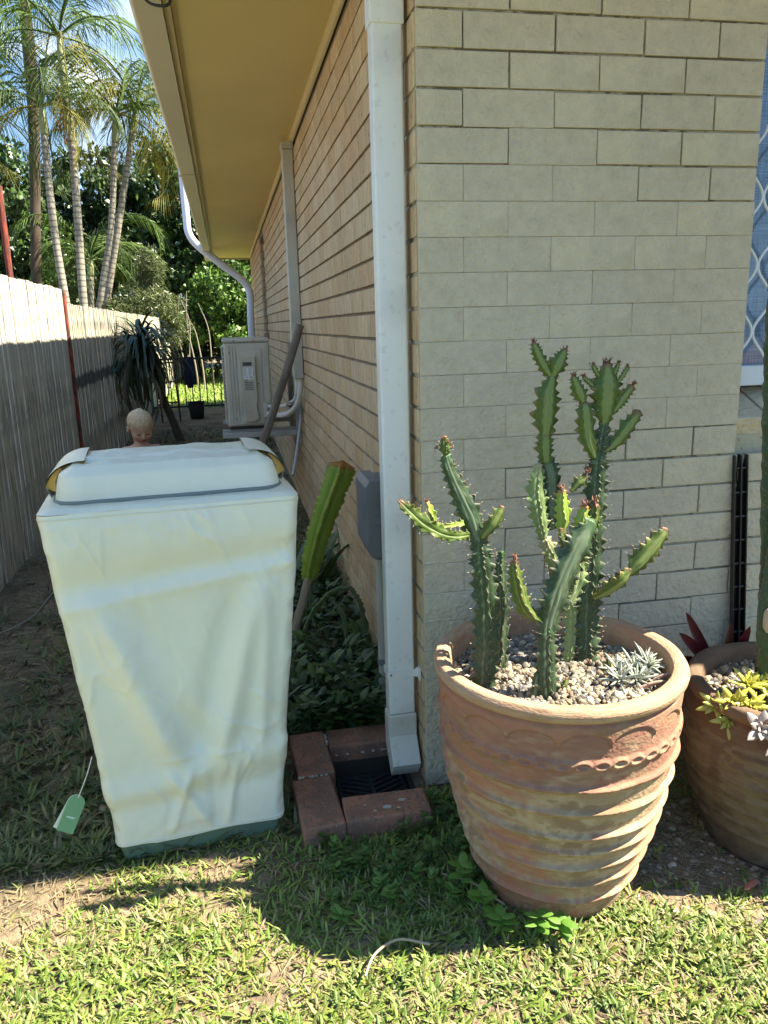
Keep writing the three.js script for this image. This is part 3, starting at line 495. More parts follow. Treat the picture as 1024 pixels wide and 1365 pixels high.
{
  const g = thing('covered_barbecue', 'barbecue under a white fabric cover with grey-green piping and a dark hem', 'barbecue', [-0.660, 0, -0.068]);
  g.rotation.y = 0.085;
  const hw = y => lerp(0.212, 0.303, sm(-0.1, 0.95, y) * 0.35 + 0.65 * clamp(y / 0.94)), hd = y => lerp(0.205, 0.215, y / 0.94);
  const gauss = (v, c, w) => Math.exp(-(((v - c) / w) ** 2));
  // how far the cloth stands off the frame
  const fold = (x, y, nx, nz, z) => {
    let d = 0.008 * fbm(x * 3.1 + 2, y * 2.7, z * 3.1, 3);
    const front = Math.max(0, nz), side = Math.abs(nx);
    if (front > 0) {
      d += front * (0.009 * gauss(y, 0.86, 0.06) - 0.009 * gauss(y, 0.775 + 0.10 * x, 0.035) + 0.006 * gauss(y, 0.735 + 0.12 * x, 0.018));
      // drapes running down from the shelf corners
      const w1 = x + 0.11 + 0.34 * (y - 0.45), w2 = x - 0.10 - 0.28 * (y - 0.4), w3 = x + 0.02 - 0.10 * Math.sin(y * 7), w4 = x - 0.17 - 0.1 * (y - 0.3);
      const m = sm(0.2, 0.36, y) * (1 - sm(0.62, 0.78, y));
      d += 1.0 * front * m * (0.020 * gauss(w1, 0, 0.034) - 0.014 * gauss(w1, 0.075, 0.04) + 0.018 * gauss(w2, 0, 0.03) - 0.012 * gauss(w2, -0.06, 0.035) + 0.010 * gauss(w3, 0, 0.05) + 0.012 * gauss(w4, 0, 0.022));
      d += 0.9 * front * (0.014 * gauss(y, 0.225 + 0.05 * x + 0.02 * Math.sin(x * 9), 0.04) - 0.007 * gauss(y, 0.165 + 0.05 * x, 0.03));
      // sharp tucks above the hem
      d += front * sm(0.04, 0.1, y) * (1 - sm(0.2, 0.27, y)) * (0.010 * gauss(x + 0.02 + 0.5 * (y - 0.15), 0, 0.016) + 0.009 * gauss(x + 0.0 - 0.35 * (y - 0.15), -0.045, 0.012) + 0.008 * gauss(x - 0.075 - 0.2 * (y - 0.1), 0, 0.012) - 0.006 * gauss(x - 0.04, 0, 0.014));
      d += front * 0.004 * gauss(x + 0.17 - 0.1 * (y - 0.85), 0, 0.005) * gauss(y, 0.83, 0.05) + front * 0.003 * gauss(x + 0.2 + 0.4 * (y - 0.85), 0, 0.004) * gauss(y, 0.83, 0.05);
      d += front * (0.0035 * fbm(x * 14, y * 9, 3.3, 3)); const rg = 1 - Math.abs(n3(x * 9 + 1.5 * n3(x * 5, y * 5, 3), y * 6.5 + 3, 7.7)) * 2.4; d += front * 0.005 * Math.max(0, rg) ** 3 * sm(-0.1, 0.35, n3(x * 4, y * 3.1, 1.7)); const rg2 = 1 - Math.abs(n3(x * 16 + 4 * y, y * 11 - 2 * x, 2.2)) * 3; d += front * 0.0022 * Math.max(0, rg2) ** 2 * sm(0.0, 0.3, n3(x * 6 + 9, y * 5, 4.1));
    }
    d += side * (0.004 * Math.sin(y * 6.5 + 1) * sm(0.05, 0.3, y) + 0.009 * fbm(y * 5, z * 5, 9.1, 3));
    const cor = 4 * nx * nx * nz * nz; d += cor * (0.0015 * Math.sin(y * 75 + 9 * n3(y * 7, 2, 2)) + 0.006 * fbm(y * 13, 1.1, 4.4, 3));
    return d * sm(0.955, 0.90, y);
  };
  const surf = (t, y, off = 0) => { const [x, z, nx, nz] = roundRect(t, hw(y), hd(y), 0.028); const d = fold(x, y, nx, nz, z) + off; return [x + nx * d, y, z + nz * d]; };
  const NT = 420, NY = 190, pos = [], uv = [], idx = [], y0 = 0.048, y1 = 0.935;
  for (let j = 0; j <= NY; j++) for (let i = 0; i <= NT; i++) {
    const t = i / NT + 0.5, y = lerp(y0, y1, j / NY) + 0.008 * fbm(Math.cos(t * 6.283) * 2, Math.sin(t * 6.283) * 2, 4, 2) * (1 - j / NY), p = surf(t, y); pos.push(...p); uv.push(t * 1.7, y);
    if (j < NY && i < NT) { const a = j * (NT + 1) + i, b = a + NT + 1; idx.push(a, a + 1, b, a + 1, b + 1, b); }
  }
  part('cover_body', build(pos, idx, uv), M.cloth, g);
  { // hem, slightly tucked in, hanging just over the grass
    const p = [], q = [], u2 = []; for (let j = 0; j <= 6; j++) for (let i = 0; i <= NT; i++) { const t = i / NT + 0.5, s = surf(t, lerp(0.058, 0.002, j / 6), -0.006 - 0.006 * (j / 6)); p.push(...s); u2.push(t, j / 6); if (j < 6 && i < NT) { const a = j * (NT + 1) + i, b = a + NT + 1; q.push(a, b, a + 1, a + 1, b, b + 1); } }
    part('hem_band', build(p, q, u2), M.band, g);
  }
  { // shelf top: from the shoulder in under the hood
    const p = [], q = [], u2 = [], NR = 24; for (let j = 0; j <= NR; j++) for (let i = 0; i <= NT; i++) { const k = j / NR, t = i / NT + 0.5, s = surf(t, 0.935), sh = 0.012 * Math.sin(Math.min(1, k * 7) * Math.PI / 2), sag = -0.004 * sm(0.05, 0.3, k) + 0.0035 * fbm(s[0] * 12 * (1 - k), k * 5, s[2] * 12, 3); p.push(s[0] * (1 - k * 0.75), 0.935 + sh + sag, s[2] * (1 - k * 0.75) - k * 0.02); u2.push(s[0], s[2] + k * 0.3); if (j < NR && i < NT) { const a = j * (NT + 1) + i, b = a + NT + 1; q.push(a, a + 1, b, a + 1, b + 1, b); } }
    part('cover_shelf', build(p, q, u2), M.cloth, g);
  }
  // hood cover
  const hhw = 0.272, zc = -0.028, hhd = 0.178;
  const hoodP = (t, k) => { // k 0 base .. 1 top centre
    let ins, y; if (k < 0.45) { const q = k / 0.45; ins = 0.004 * q + 0.012 * q * q; y = 0.944 + 0.064 * q; } else { const q = (k - 0.45) / 0.55; const a = Math.min(1, q * 5) * Math.PI / 2; ins = 0.016 + 0.03 * Math.sin(a); y = 1.008 + 0.018 * Math.sin(a); }
    const [x, z, nx, nz] = roundRect(t, hhw, hhd, 0.06); let X = x - nx * ins, Z = z - nz * ins;
    if (k > 0.56) { const s = 1 - (k - 0.56) / 0.44 * 0.995; X *= s; Z *= s; y += 0.016 * (1 - s) * (0.6 - 0.4 * X / 0.27); }
    const w = 0.017 * fbm(X * 6 + 5, Z * 6, 1.5, 3) * sm(0.3, 0.7, k) + 0.004 * fbm(X * 18, y * 18, Z * 18, 2);
    const n = sm(0.5, 0.62, k); y += w * n + 0.004 * gauss(Z - 0.04 - 0.1 * X, 0, 0.012) * n; const o = w * (1 - n) + 0.006 * (1 - n) * gauss(X + 0.19, 0, 0.03) * gauss(k, 0.25, 0.15);
    return [X + nx * o, y, Z + nz * o + zc];
  };
  { const p = [], q = [], u2 = [], NK = 70; for (let j = 0; j <= NK; j++) for (let i = 0; i <= NT; i++) { const t = i / NT + 0.5, s = hoodP(t, j / NK); p.push(...s); u2.push(s[0], s[2] + s[1]); if (j < NK && i < NT) { const a = j * (NT + 1) + i, b = a + NT + 1; q.push(a, a + 1, b, a + 1, b + 1, b); } }
    part('hood_cover', build(p, q, u2), M.cloth, g); }
  { const pts = []; for (let i = 0; i < 160; i++) { const s = hoodP(i / 160, 0.015); pts.push([s[0], 0.946, s[2]]); } part('hood_piping', tube(pts, 0.0055, 6, 400, true), M.piping, g); }
  // corner seams of the cover
  for (const t of [0.158, -0.158]) { const pts = []; for (let j = 0; j <= 60; j++) pts.push(surf(t * lerp(0.97, 1, j / 60), lerp(0.06, 0.925, j / 60), 0.0006)); part('seam', tube(pts, 0.0022, 5, 240), M.cloth, g); }
  { const pts = []; for (let i = 0; i < 160; i++) pts.push(surf(i / 160, 0.925, 0.0004)); part('shoulder_seam', tube(pts, 0.0018, 5, 400, true), M.cloth, g); }
  { const pts = []; for (let i = 0; i <= 120; i++) pts.push(surf(i / 120 - 0.5, 0.055, 0.0006)); part('hem_seam', tube(pts, 0.002, 5, 240), M.cloth, g); }
  // side flaps with a yellow lining
  for (const s of [-1, 1]) {
    const NU = 14, NVv = 10, mk = (off) => { const p = [], q = [], u2 = []; for (let j = 0; j <= NVv; j++) for (let i = 0; i <= NU; i++) { const a = i / NU, b = j / NVv, x = s * (0.20 + 0.098 * Math.sin(a * 1.35) / Math.sin(1.35)), y = 1.029 + off - 0.074 * (1 - Math.cos(a * 1.45)) + 0.003 * Math.sin(b * 5 + a * 3) + 0.008 * Math.sin(b * Math.PI) * a, z = lerp(-0.16, 0.055 - 0.02 * a, b); p.push(x, y, z); u2.push(x, z); if (i < NU && j < NVv) { const A = j * (NU + 1) + i, B = A + NU + 1; s * (off < 0 ? -1 : 1) > 0 ? q.push(A, B, A + 1, A + 1, B, B + 1) : q.push(A, A + 1, B, A + 1, B + 1, B); } } return build(p, q, u2); };
    const f = part('handle_flap', mk(0.006), M.cloth, g); part('flap_lining', mk(-0.001), M.lining, f);
    const p = [], q = []; for (let j = 0; j <= NVv; j++) { const b = j / NVv, x = s * 0.298, z = lerp(-0.16, 0.035, b), yy = 1.029 - 0.065 + 0.004 * Math.sin(b * 5 + 3) + 0.008 * Math.sin(b * Math.PI); p.push(x, yy + 0.0065, z, x - s * 0.012, yy - 0.030, z); if (j < NVv) { const A = j * 2; q.push(A, A + 1, A + 2, A + 1, A + 3, A + 2); } }
    part('flap_end', build(p, q), M.cloth, f);
    const e1 = [], e2 = []; for (let i = 0; i <= 8; i++) { const a = lerp(0.45, 1, i / 8), x = s * (0.20 + 0.098 * Math.sin(a * 1.35) / Math.sin(1.35)), y = 1.029 - 0.074 * (1 - Math.cos(a * 1.45)), z = 0.048 - 0.02 * a; e1.push(x, y + 0.003, z, s * Math.min(Math.abs(x) - 0.003, 0.274), Math.max(0.952, y - 0.034 * sm(0.4, 0.9, a)), z - 0.004); if (i < 8) e2.push(i * 2, i * 2 + 1, i * 2 + 2, i * 2 + 1, i * 2 + 3, i * 2 + 2); } part('flap_gusset', build(e1, e2), M.lining, f);
  }
}
{ // swing tag
  const t = thing('swing_tag', 'green swing tag on a string, hanging off the white barbecue cover', 'tag', [-0.894, 0.305, 0.135]);
  part('string', tube([[0, 0, 0], [-0.012, -0.035, 0.012], [-0.040, -0.098, 0.022]], 0.0012, 6, 20), std([0.75, 0.72, 0.6]), t);
  const shp = (w, h) => { const s = new THREE.Shape(); s.moveTo(-w, -h); s.lineTo(w, -h); s.lineTo(w, 0); s.absarc(0, 0, w, 0, Math.PI, false); s.lineTo(-w, -h); const hole = new THREE.Path(); hole.absarc(0, w * 0.62, 0.0022, 0, Math.PI * 2, true); s.holes.push(hole); return s; };
  const card = (mat, rot, dz, name) => { const g = new THREE.ExtrudeGeometry(shp(0.0205, 0.072), { depth: 0.0008, bevelEnabled: false, curveSegments: 24 }); g.translate(0, -0.0127, dz); const m = part(name, g, mat, t); m.position.set(-0.040, -0.098, 0.022); m.rotation.set(-0.28, 0.1, rot); return m; };
  card(std([0.72, 0.70, 0.50], { roughness: 0.6 }), -0.56, -0.0045, 'cream_card');
  const front = card(std([0.155, 0.31, 0.135], { roughness: 0.5 }), -0.44, 0, 'green_card');
  const cv = document.createElement('canvas'); cv.width = 256; cv.height = 64; const q = cv.getContext('2d'); q.fillStyle = '#6f9a68'; q.fillRect(0, 0, 256, 64); q.fillStyle = '#e8f0e4'; const r = rng(4);
  for (const [y, e] of [[8, 246], [36, 220]]) for (let x = 10; x < e; ) { const w = 8 + r() * 7; q.fillRect(x, y, w, 17); x += w + (r() < 0.2 ? 10 : 3.5); }
  const ct = new THREE.CanvasTexture(cv); ct.colorSpace = THREE.SRGBColorSpace; const g = new THREE.PlaneGeometry(0.0225, 0.0056); g.translate(0.001, -0.048, 0.0011); part('print', g, new THREE.MeshStandardMaterial({ map: ct, roughness: 0.5 }), front);
}

// ---------------------------------------------------------------- brick drain surround and grate
{
  const d = thing('drain_surround', 'low surround of old red bricks around the drain under the downpipe', 'drain');
  const bk = (x0, x1, z0, z1, ry, top, seed) => { const g = new RoundedBoxGeometry(x1 - x0, 0.11, z1 - z0, 3, 0.007), p = g.attributes.position; for (let i = 0; i < p.count; i++) { const x = p.getX(i), y = p.getY(i), z = p.getZ(i), k = 0.004; p.setXYZ(i, x + k * fbm(x * 20 + seed, y * 20, z * 20, 2), y + k * fbm(x * 20, y * 20 + seed, z * 20, 2), z + k * fbm(x * 20, y * 20, z * 20 + seed, 2)); } g.computeVertexNormals(); const m = part('brick', boxUV(g, [seed * 0.13, seed * 0.29]), M.redBrick, d); m.position.set((x0 + x1) / 2, top - 0.055, (z0 + z1) / 2); m.rotation.y = ry; return m; };
  bk(-0.377, -0.266, -0.312, -0.062, 0.03, 0.052, 1); bk(-0.388, -0.272, -0.052, 0.192, 0.06, 0.05, 2); bk(-0.262, -0.045, -0.315, -0.206, -0.01, 0.05, 3); const fb = bk(-0.264, -0.03, 0.072, 0.186, -0.02, 0.052, 4);
  const r = rng(8);
  for (const [x, z, s] of [[0.0, 0.02, 0.013], [0.045, -0.005, 0.010], [0.03, 0.03, 0.005], [-0.035, 0.03, 0.005], [-0.06, 0.0, 0.004]]) { const g = new THREE.CircleGeometry(s, 14); const p = g.attributes.position; for (let i = 1; i < p.count; i++) { const k = 0.8 + 0.4 * r(); p.setXY(i, p.getX(i) * k, p.getY(i) * k * 0.7); } g.rotateX(-Math.PI / 2); g.translate(x, 0.0575, z); part('lichen_spot', g, M.lichen, fb); }
  const mortar = rng(18); const bits = []; for (let i = 0; i < 26; i++) { const g = new THREE.IcosahedronGeometry(0.003 + mortar() * 0.004, 0); const e = i % 3; const p = e === 0 ? [-0.38 + mortar() * 0.1, 0.048, -0.057] : e === 1 ? [-0.267, 0.046, -0.30 + mortar() * 0.08] : [-0.262 + mortar() * 0.2, 0.02, -0.203]; g.scale(1, 0.5, 1); g.translate(...p); bits.push(g); } part('mortar_crumbs', merge(bits), M.lichen, d, 'stuff');
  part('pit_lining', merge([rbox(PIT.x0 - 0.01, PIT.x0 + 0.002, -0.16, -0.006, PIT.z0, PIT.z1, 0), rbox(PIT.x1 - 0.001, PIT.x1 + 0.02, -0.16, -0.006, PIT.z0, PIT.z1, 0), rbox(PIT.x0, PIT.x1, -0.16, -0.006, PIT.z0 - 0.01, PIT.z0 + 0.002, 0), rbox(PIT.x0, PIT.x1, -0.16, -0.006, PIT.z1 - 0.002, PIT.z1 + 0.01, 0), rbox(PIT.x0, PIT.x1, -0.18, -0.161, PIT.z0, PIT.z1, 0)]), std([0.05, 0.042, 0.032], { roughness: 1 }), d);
  const g = thing('drain_grate', 'black plastic grate set inside the brick drain surround', 'grate');
  const y = -0.045, cx = -0.135, cz = -0.07;
  part('frame', merge([rbox(-0.25, -0.04, y - 0.012, y, -0.178, -0.166, 0.002), rbox(-0.25, -0.04, y - 0.012, y, 0.032, 0.044, 0.002), rbox(-0.25, -0.238, y - 0.012, y, -0.166, 0.032, 0.002), rbox(-0.052, -0.04, y - 0.012, y, -0.166, 0.032, 0.002)]), M.blackMatte, g);
  for (const s of [-1, 1]) for (let i = 0; i < 8; i++) { const z = -0.16 + i * 0.025; const bgeo = new THREE.BoxGeometry(0.1, 0.012, 0.009); bgeo.rotateY(s * 0.45); bgeo.translate(-0.145 + s * 0.047, y - 0.004, z); part('bar', bgeo, M.blackMatte, g); }
  part('spine', rbox(-0.15, -0.14, y - 0.013, y + 0.002, -0.165, 0.031, 0.001), M.blackMatte, g);
}

// ---------------------------------------------------------------- terracotta pots
function pot({ name, label, pos, prof, H, ribs, scallops, beads, beadY, rimY, seed, bare, inner, innerY, tw = 1024, thh = 512, tone = 1 }) {
  const P = thing(name, label, 'plant pot', pos);
  const NT = scallops ? 600 : 300, NY = scallops ? 300 : 170, p = [], uv = [], q = [];
  const R = y => { let k = 0; while (k < prof.length - 2 && y > prof[k + 1][0]) k++; const [a, ra] = prof[k], [b, rb] = prof[k + 1]; const pa = prof[Math.max(0, k - 1)], pb = prof[Math.min(prof.length - 1, k + 2)], t = clamp((y - a) / (b - a)); const ma = (rb - pa[1]) / (b - pa[0] || 1) * (b - a), mb = (pb[1] - ra) / (pb[0] - a || 1) * (b - a), t2 = t * t, t3 = t2 * t; return (2 * t3 - 3 * t2 + 1) * ra + (t3 - 2 * t2 + t) * ma + (-2 * t3 + 3 * t2) * rb + (t3 - t2) * mb; };
  const f = (th, y) => {
    const wob = 0.0022 * fbm(Math.cos(th) * 1.4 + seed, y * 6, Math.sin(th) * 1.4, 2); let r = R(y) + wob;
    for (const [ry, amp] of ribs) { const yy = y - ry - 0.004 * n3(Math.cos(th) * 1.2, ry * 20 + seed, Math.sin(th) * 1.2); const s = yy > 0 ? 0.0058 : 0.0105; r += amp * Math.exp(-(yy / s) * (yy / s)) * (0.85 + 0.3 * n3(Math.cos(th) * 3, ry * 9, Math.sin(th) * 3)); }
    if (scallops) {
      const ph = ((th / (2 * Math.PI) * scallops) % 1 + 1) % 1, ay = rimY - 0.056 + 0.032 * Math.sqrt(Math.max(0, 1 - ((ph - 0.5) * 2.05) ** 2));
      r += 0.0045 * sm(-0.0025, 0.0025, y - ay) * (1 - sm(rimY - 0.012, rimY - 0.004, y)) - 0.0015 * Math.exp(-(((y - ay + 0.003) / 0.003) ** 2));
    }
    if (beads) { const bp = ((th / (2 * Math.PI) * beads) % 1 + 1) % 1, dx = (bp - 0.5) * 2, dy = (y - beadY) / 0.0105, e = Math.hypot(dx, dy); r += 0.0055 * Math.exp(-(((e - 0.82) / 0.32) ** 2)) * (1 - sm(1.15, 1.5, Math.abs(dy))) - 0.002 * Math.exp(-((e / 0.45) ** 2)) + 0.0035 * Math.exp(-(((y - beadY + 0.002) / 0.013) ** 2)); }
    return r;
  };
  for (let j = 0; j <= NY; j++) for (let i = 0; i <= NT; i++) { const y = rimY * j / NY, th = i / NT * 2 * Math.PI, r = f(th, y); p.push(r * Math.cos(th), y, r * Math.sin(th)); uv.push(i / NT, y / H); if (j < NY && i < NT) { const a = j * (NT + 1) + i, b = a + NT + 1; q.push(a, b, a + 1, a + 1, b, b + 1); } }
  const map = tex(tw, thh, (u, v) => { const y = v * H; let b = bare(y, u); const k = M.terraFn(u, v, b); return k.map(c => c * tone); }); map.repeat.set(1, 1);
  const bump = M.terraBump.clone(); bump.repeat.set(4, 1.6); bump.needsUpdate = true;
  const mat = std([1, 1, 1], { map, bumpMap: bump, bumpScale: 0.0022, roughness: 0.92 });
  part('body', build(p, q, uv), mat, P);
  // rim: rolled lip and the inside wall
  const Rr = R(rimY), ip = [], iu = [], iq = [];
  const lip = [[Rr, rimY - 0.002], [Rr + 0.007, rimY + 0.001], [Rr + 0.0125, rimY + 0.008], [Rr + 0.0145, rimY + 0.018], [Rr + 0.013, H - 0.010], [Rr + 0.008, H - 0.002], [Rr, H + 0.001], [inner + 0.012, H], [inner + 0.003, H - 0.004], [inner, H - 0.012], [inner - 0.003, innerY + 0.02], [inner - 0.006, innerY - 0.05]];
  const N2 = 240, fine = []; for (let k = 0; k < lip.length - 1; k++) for (let s = 0; s < 3; s++) fine.push([lerp(lip[k][0], lip[k + 1][0], s / 3), lerp(lip[k][1], lip[k + 1][1], s / 3)]); fine.push(lip[lip.length - 1]);
  for (let j = 0; j < fine.length; j++) for (let i = 0; i <= N2; i++) { const th = i / N2 * 2 * Math.PI, w = 0.0022 * fbm(Math.cos(th) * 2 + seed, fine[j][1] * 5, Math.sin(th) * 2, 3), r = fine[j][0] + w; ip.push(r * Math.cos(th), fine[j][1] + w * 0.7, r * Math.sin(th)); iu.push(i / N2, j / fine.length * 0.4); if (j < fine.length - 1 && i < N2) { const a = j * (N2 + 1) + i, b = a + N2 + 1; iq.push(a, b, a + 1, a + 1, b, b + 1); } }
  const rim = tex(1024, 256, (u, v) => { const k = M.terraFn(u * 1.0, v * 0.4 + 0.3, 0.3); return mixc(k, lin([0.44, 0.25, 0.15]), 0.5).map(c => c * tone); }); rim.repeat.set(1, 2.5);
  part('rim', build(ip, iq, iu), std([1, 1, 1], { map: rim, bumpMap: bump, bumpScale: 0.0015, roughness: 0.9 }), P);
  { const g = new THREE.CircleGeometry(inner - 0.004, 60); g.rotateX(-Math.PI / 2); g.translate(0, innerY - 0.012, 0); const pp = g.attributes.position; part('soil', g, std([0.09, 0.065, 0.045], { roughness: 1 }), P); }
  return P;
}
const P1 = [0.216, 0, 0.423], P2 = [0.868, 0, 0.405];
pot({ name: 'terracotta_pot', label: 'large ribbed terracotta pot with scalloped band holding the branching cactus', pos: P1, H: 0.586, rimY: 0.553, seed: 3, scallops: 16, beads: 44, beadY: 0.457, inner: 0.251, innerY: 0.525, prof: [[0, 0.171], [0.02, 0.178], [0.1, 0.203], [0.2, 0.231], [0.3, 0.253], [0.4, 0.268], [0.5, 0.2755], [0.553, 0.2745]], ribs: [[0.397, 0.0125], [0.337, 0.0125], [0.275, 0.013], [0.229, 0.012], [0.181, 0.0125], [0.128, 0.0125], [0.072, 0.0125]], bare: (y, u) => lerp(0.46, 0.76, sm(0.385, 0.40, y)) });
pot({ name: 'terracotta_pot', label: 'smaller brown weathered terracotta pot holding yellow succulents and the tall cactus', pos: P2, H: 0.43, rimY: 0.395, seed: 11, inner: 0.215, innerY: 0.385, tone: 0.62, prof: [[0, 0.19], [0.03, 0.202], [0.1, 0.226], [0.2, 0.252], [0.28, 0.262], [0.35, 0.257], [0.395, 0.243]], ribs: [[0.32, 0.005], [0.285, 0.005], [0.245, 0.005], [0.205, 0.005], [0.165, 0.005], [0.125, 0.005], [0.085, 0.005]], bare: (y, u) => y > 0.34 ? 0.5 : 0.12 });
// pebbles: instanced in each pot
function pebbles(name, label, n, R, pos, y, seed, size) {
  const r = rng(seed), g = new THREE.IcosahedronGeometry(1, 1), p = g.attributes.position;
  for (let i = 0; i < p.count; i++) { const v = V(p.getX(i), p.getY(i), p.getZ(i)); const k = 1 + 0.35 * n3(v.x * 1.4, v.y * 1.4, v.z * 1.4); p.setXYZ(i, v.x * k, v.y * k * 0.72, v.z * k); } g.computeVertexNormals();
  const m = new THREE.InstancedMesh(g, std([1, 1, 1], { roughness: 0.85 }), n), o = new THREE.Object3D(), c = new THREE.Color();
  const tones = [[0.34, 0.29, 0.205], [0.24, 0.195, 0.14], [0.42, 0.38, 0.30], [0.13, 0.11, 0.085], [0.28, 0.20, 0.125], [0.15, 0.145, 0.14]];
  for (let i = 0; i < n; i++) { const a = r() * 6.283, d = R * Math.sqrt(r()), s = size * (0.6 + r() * r() * 1.2); o.position.set(pos[0] + d * Math.cos(a), y + (r() - 0.5) * size * 1.2 + 0.012 * fbm(d * Math.cos(a) * 8, 1, d * Math.sin(a) * 8, 2), pos[2] + d * Math.sin(a)); o.rotation.set(r() * 6, r() * 6, r() * 6); o.scale.set(s * (0.8 + r() * 0.5), s, s * (0.8 + r() * 0.4)); o.updateMatrix(); m.setMatrixAt(i, o.matrix); const t = tones[Math.floor(r() * 6)], k = 0.75 + r() * 0.45; m.setColorAt(i, c.setRGB(t[0] * k, t[1] * k, t[2] * k)); }
  m.name = name; m.userData.kind = 'stuff'; m.castShadow = m.receiveShadow = true; tag(m, label, 'gravel'); scene.add(m);
}
pebbles('pot_gravel', 'pale gravel covering the soil around the branching cactus', 3000, 0.245, P1, 0.524, 21, 0.0068);
pebbles('small_pot_gravel', 'pale gravel between the yellow succulents', 1200, 0.208, P2, 0.384, 22, 0.0075);

// ---------------------------------------------------------------- cacti
const PAL = {
  old: { dark: [0.020, 0.040, 0.020], mid: [0.042, 0.078, 0.034], pale: [0.15, 0.20, 0.12], edge: [0.16, 0.13, 0.09], tip: [0.045, 0.10, 0.035] },
  young: { dark: [0.038, 0.072, 0.011], mid: [0.075, 0.122, 0.017], pale: [0.20, 0.25, 0.085], edge: [0.22, 0.15, 0.07], tip: [0.16, 0.075, 0.045] },
  lime: { dark: [0.16, 0.26, 0.03], mid: [0.22, 0.34, 0.04], pale: [0.32, 0.42, 0.12], edge: [0.34, 0.24, 0.10], tip: [0.36, 0.15, 0.06] },
  scar: { dark: [0.10, 0.17, 0.05], mid: [0.20, 0.27, 0.10], pale: [0.36, 0.42, 0.24], edge: [0.36, 0.32, 0.22], tip: [0.3, 0.26, 0.16] },
};
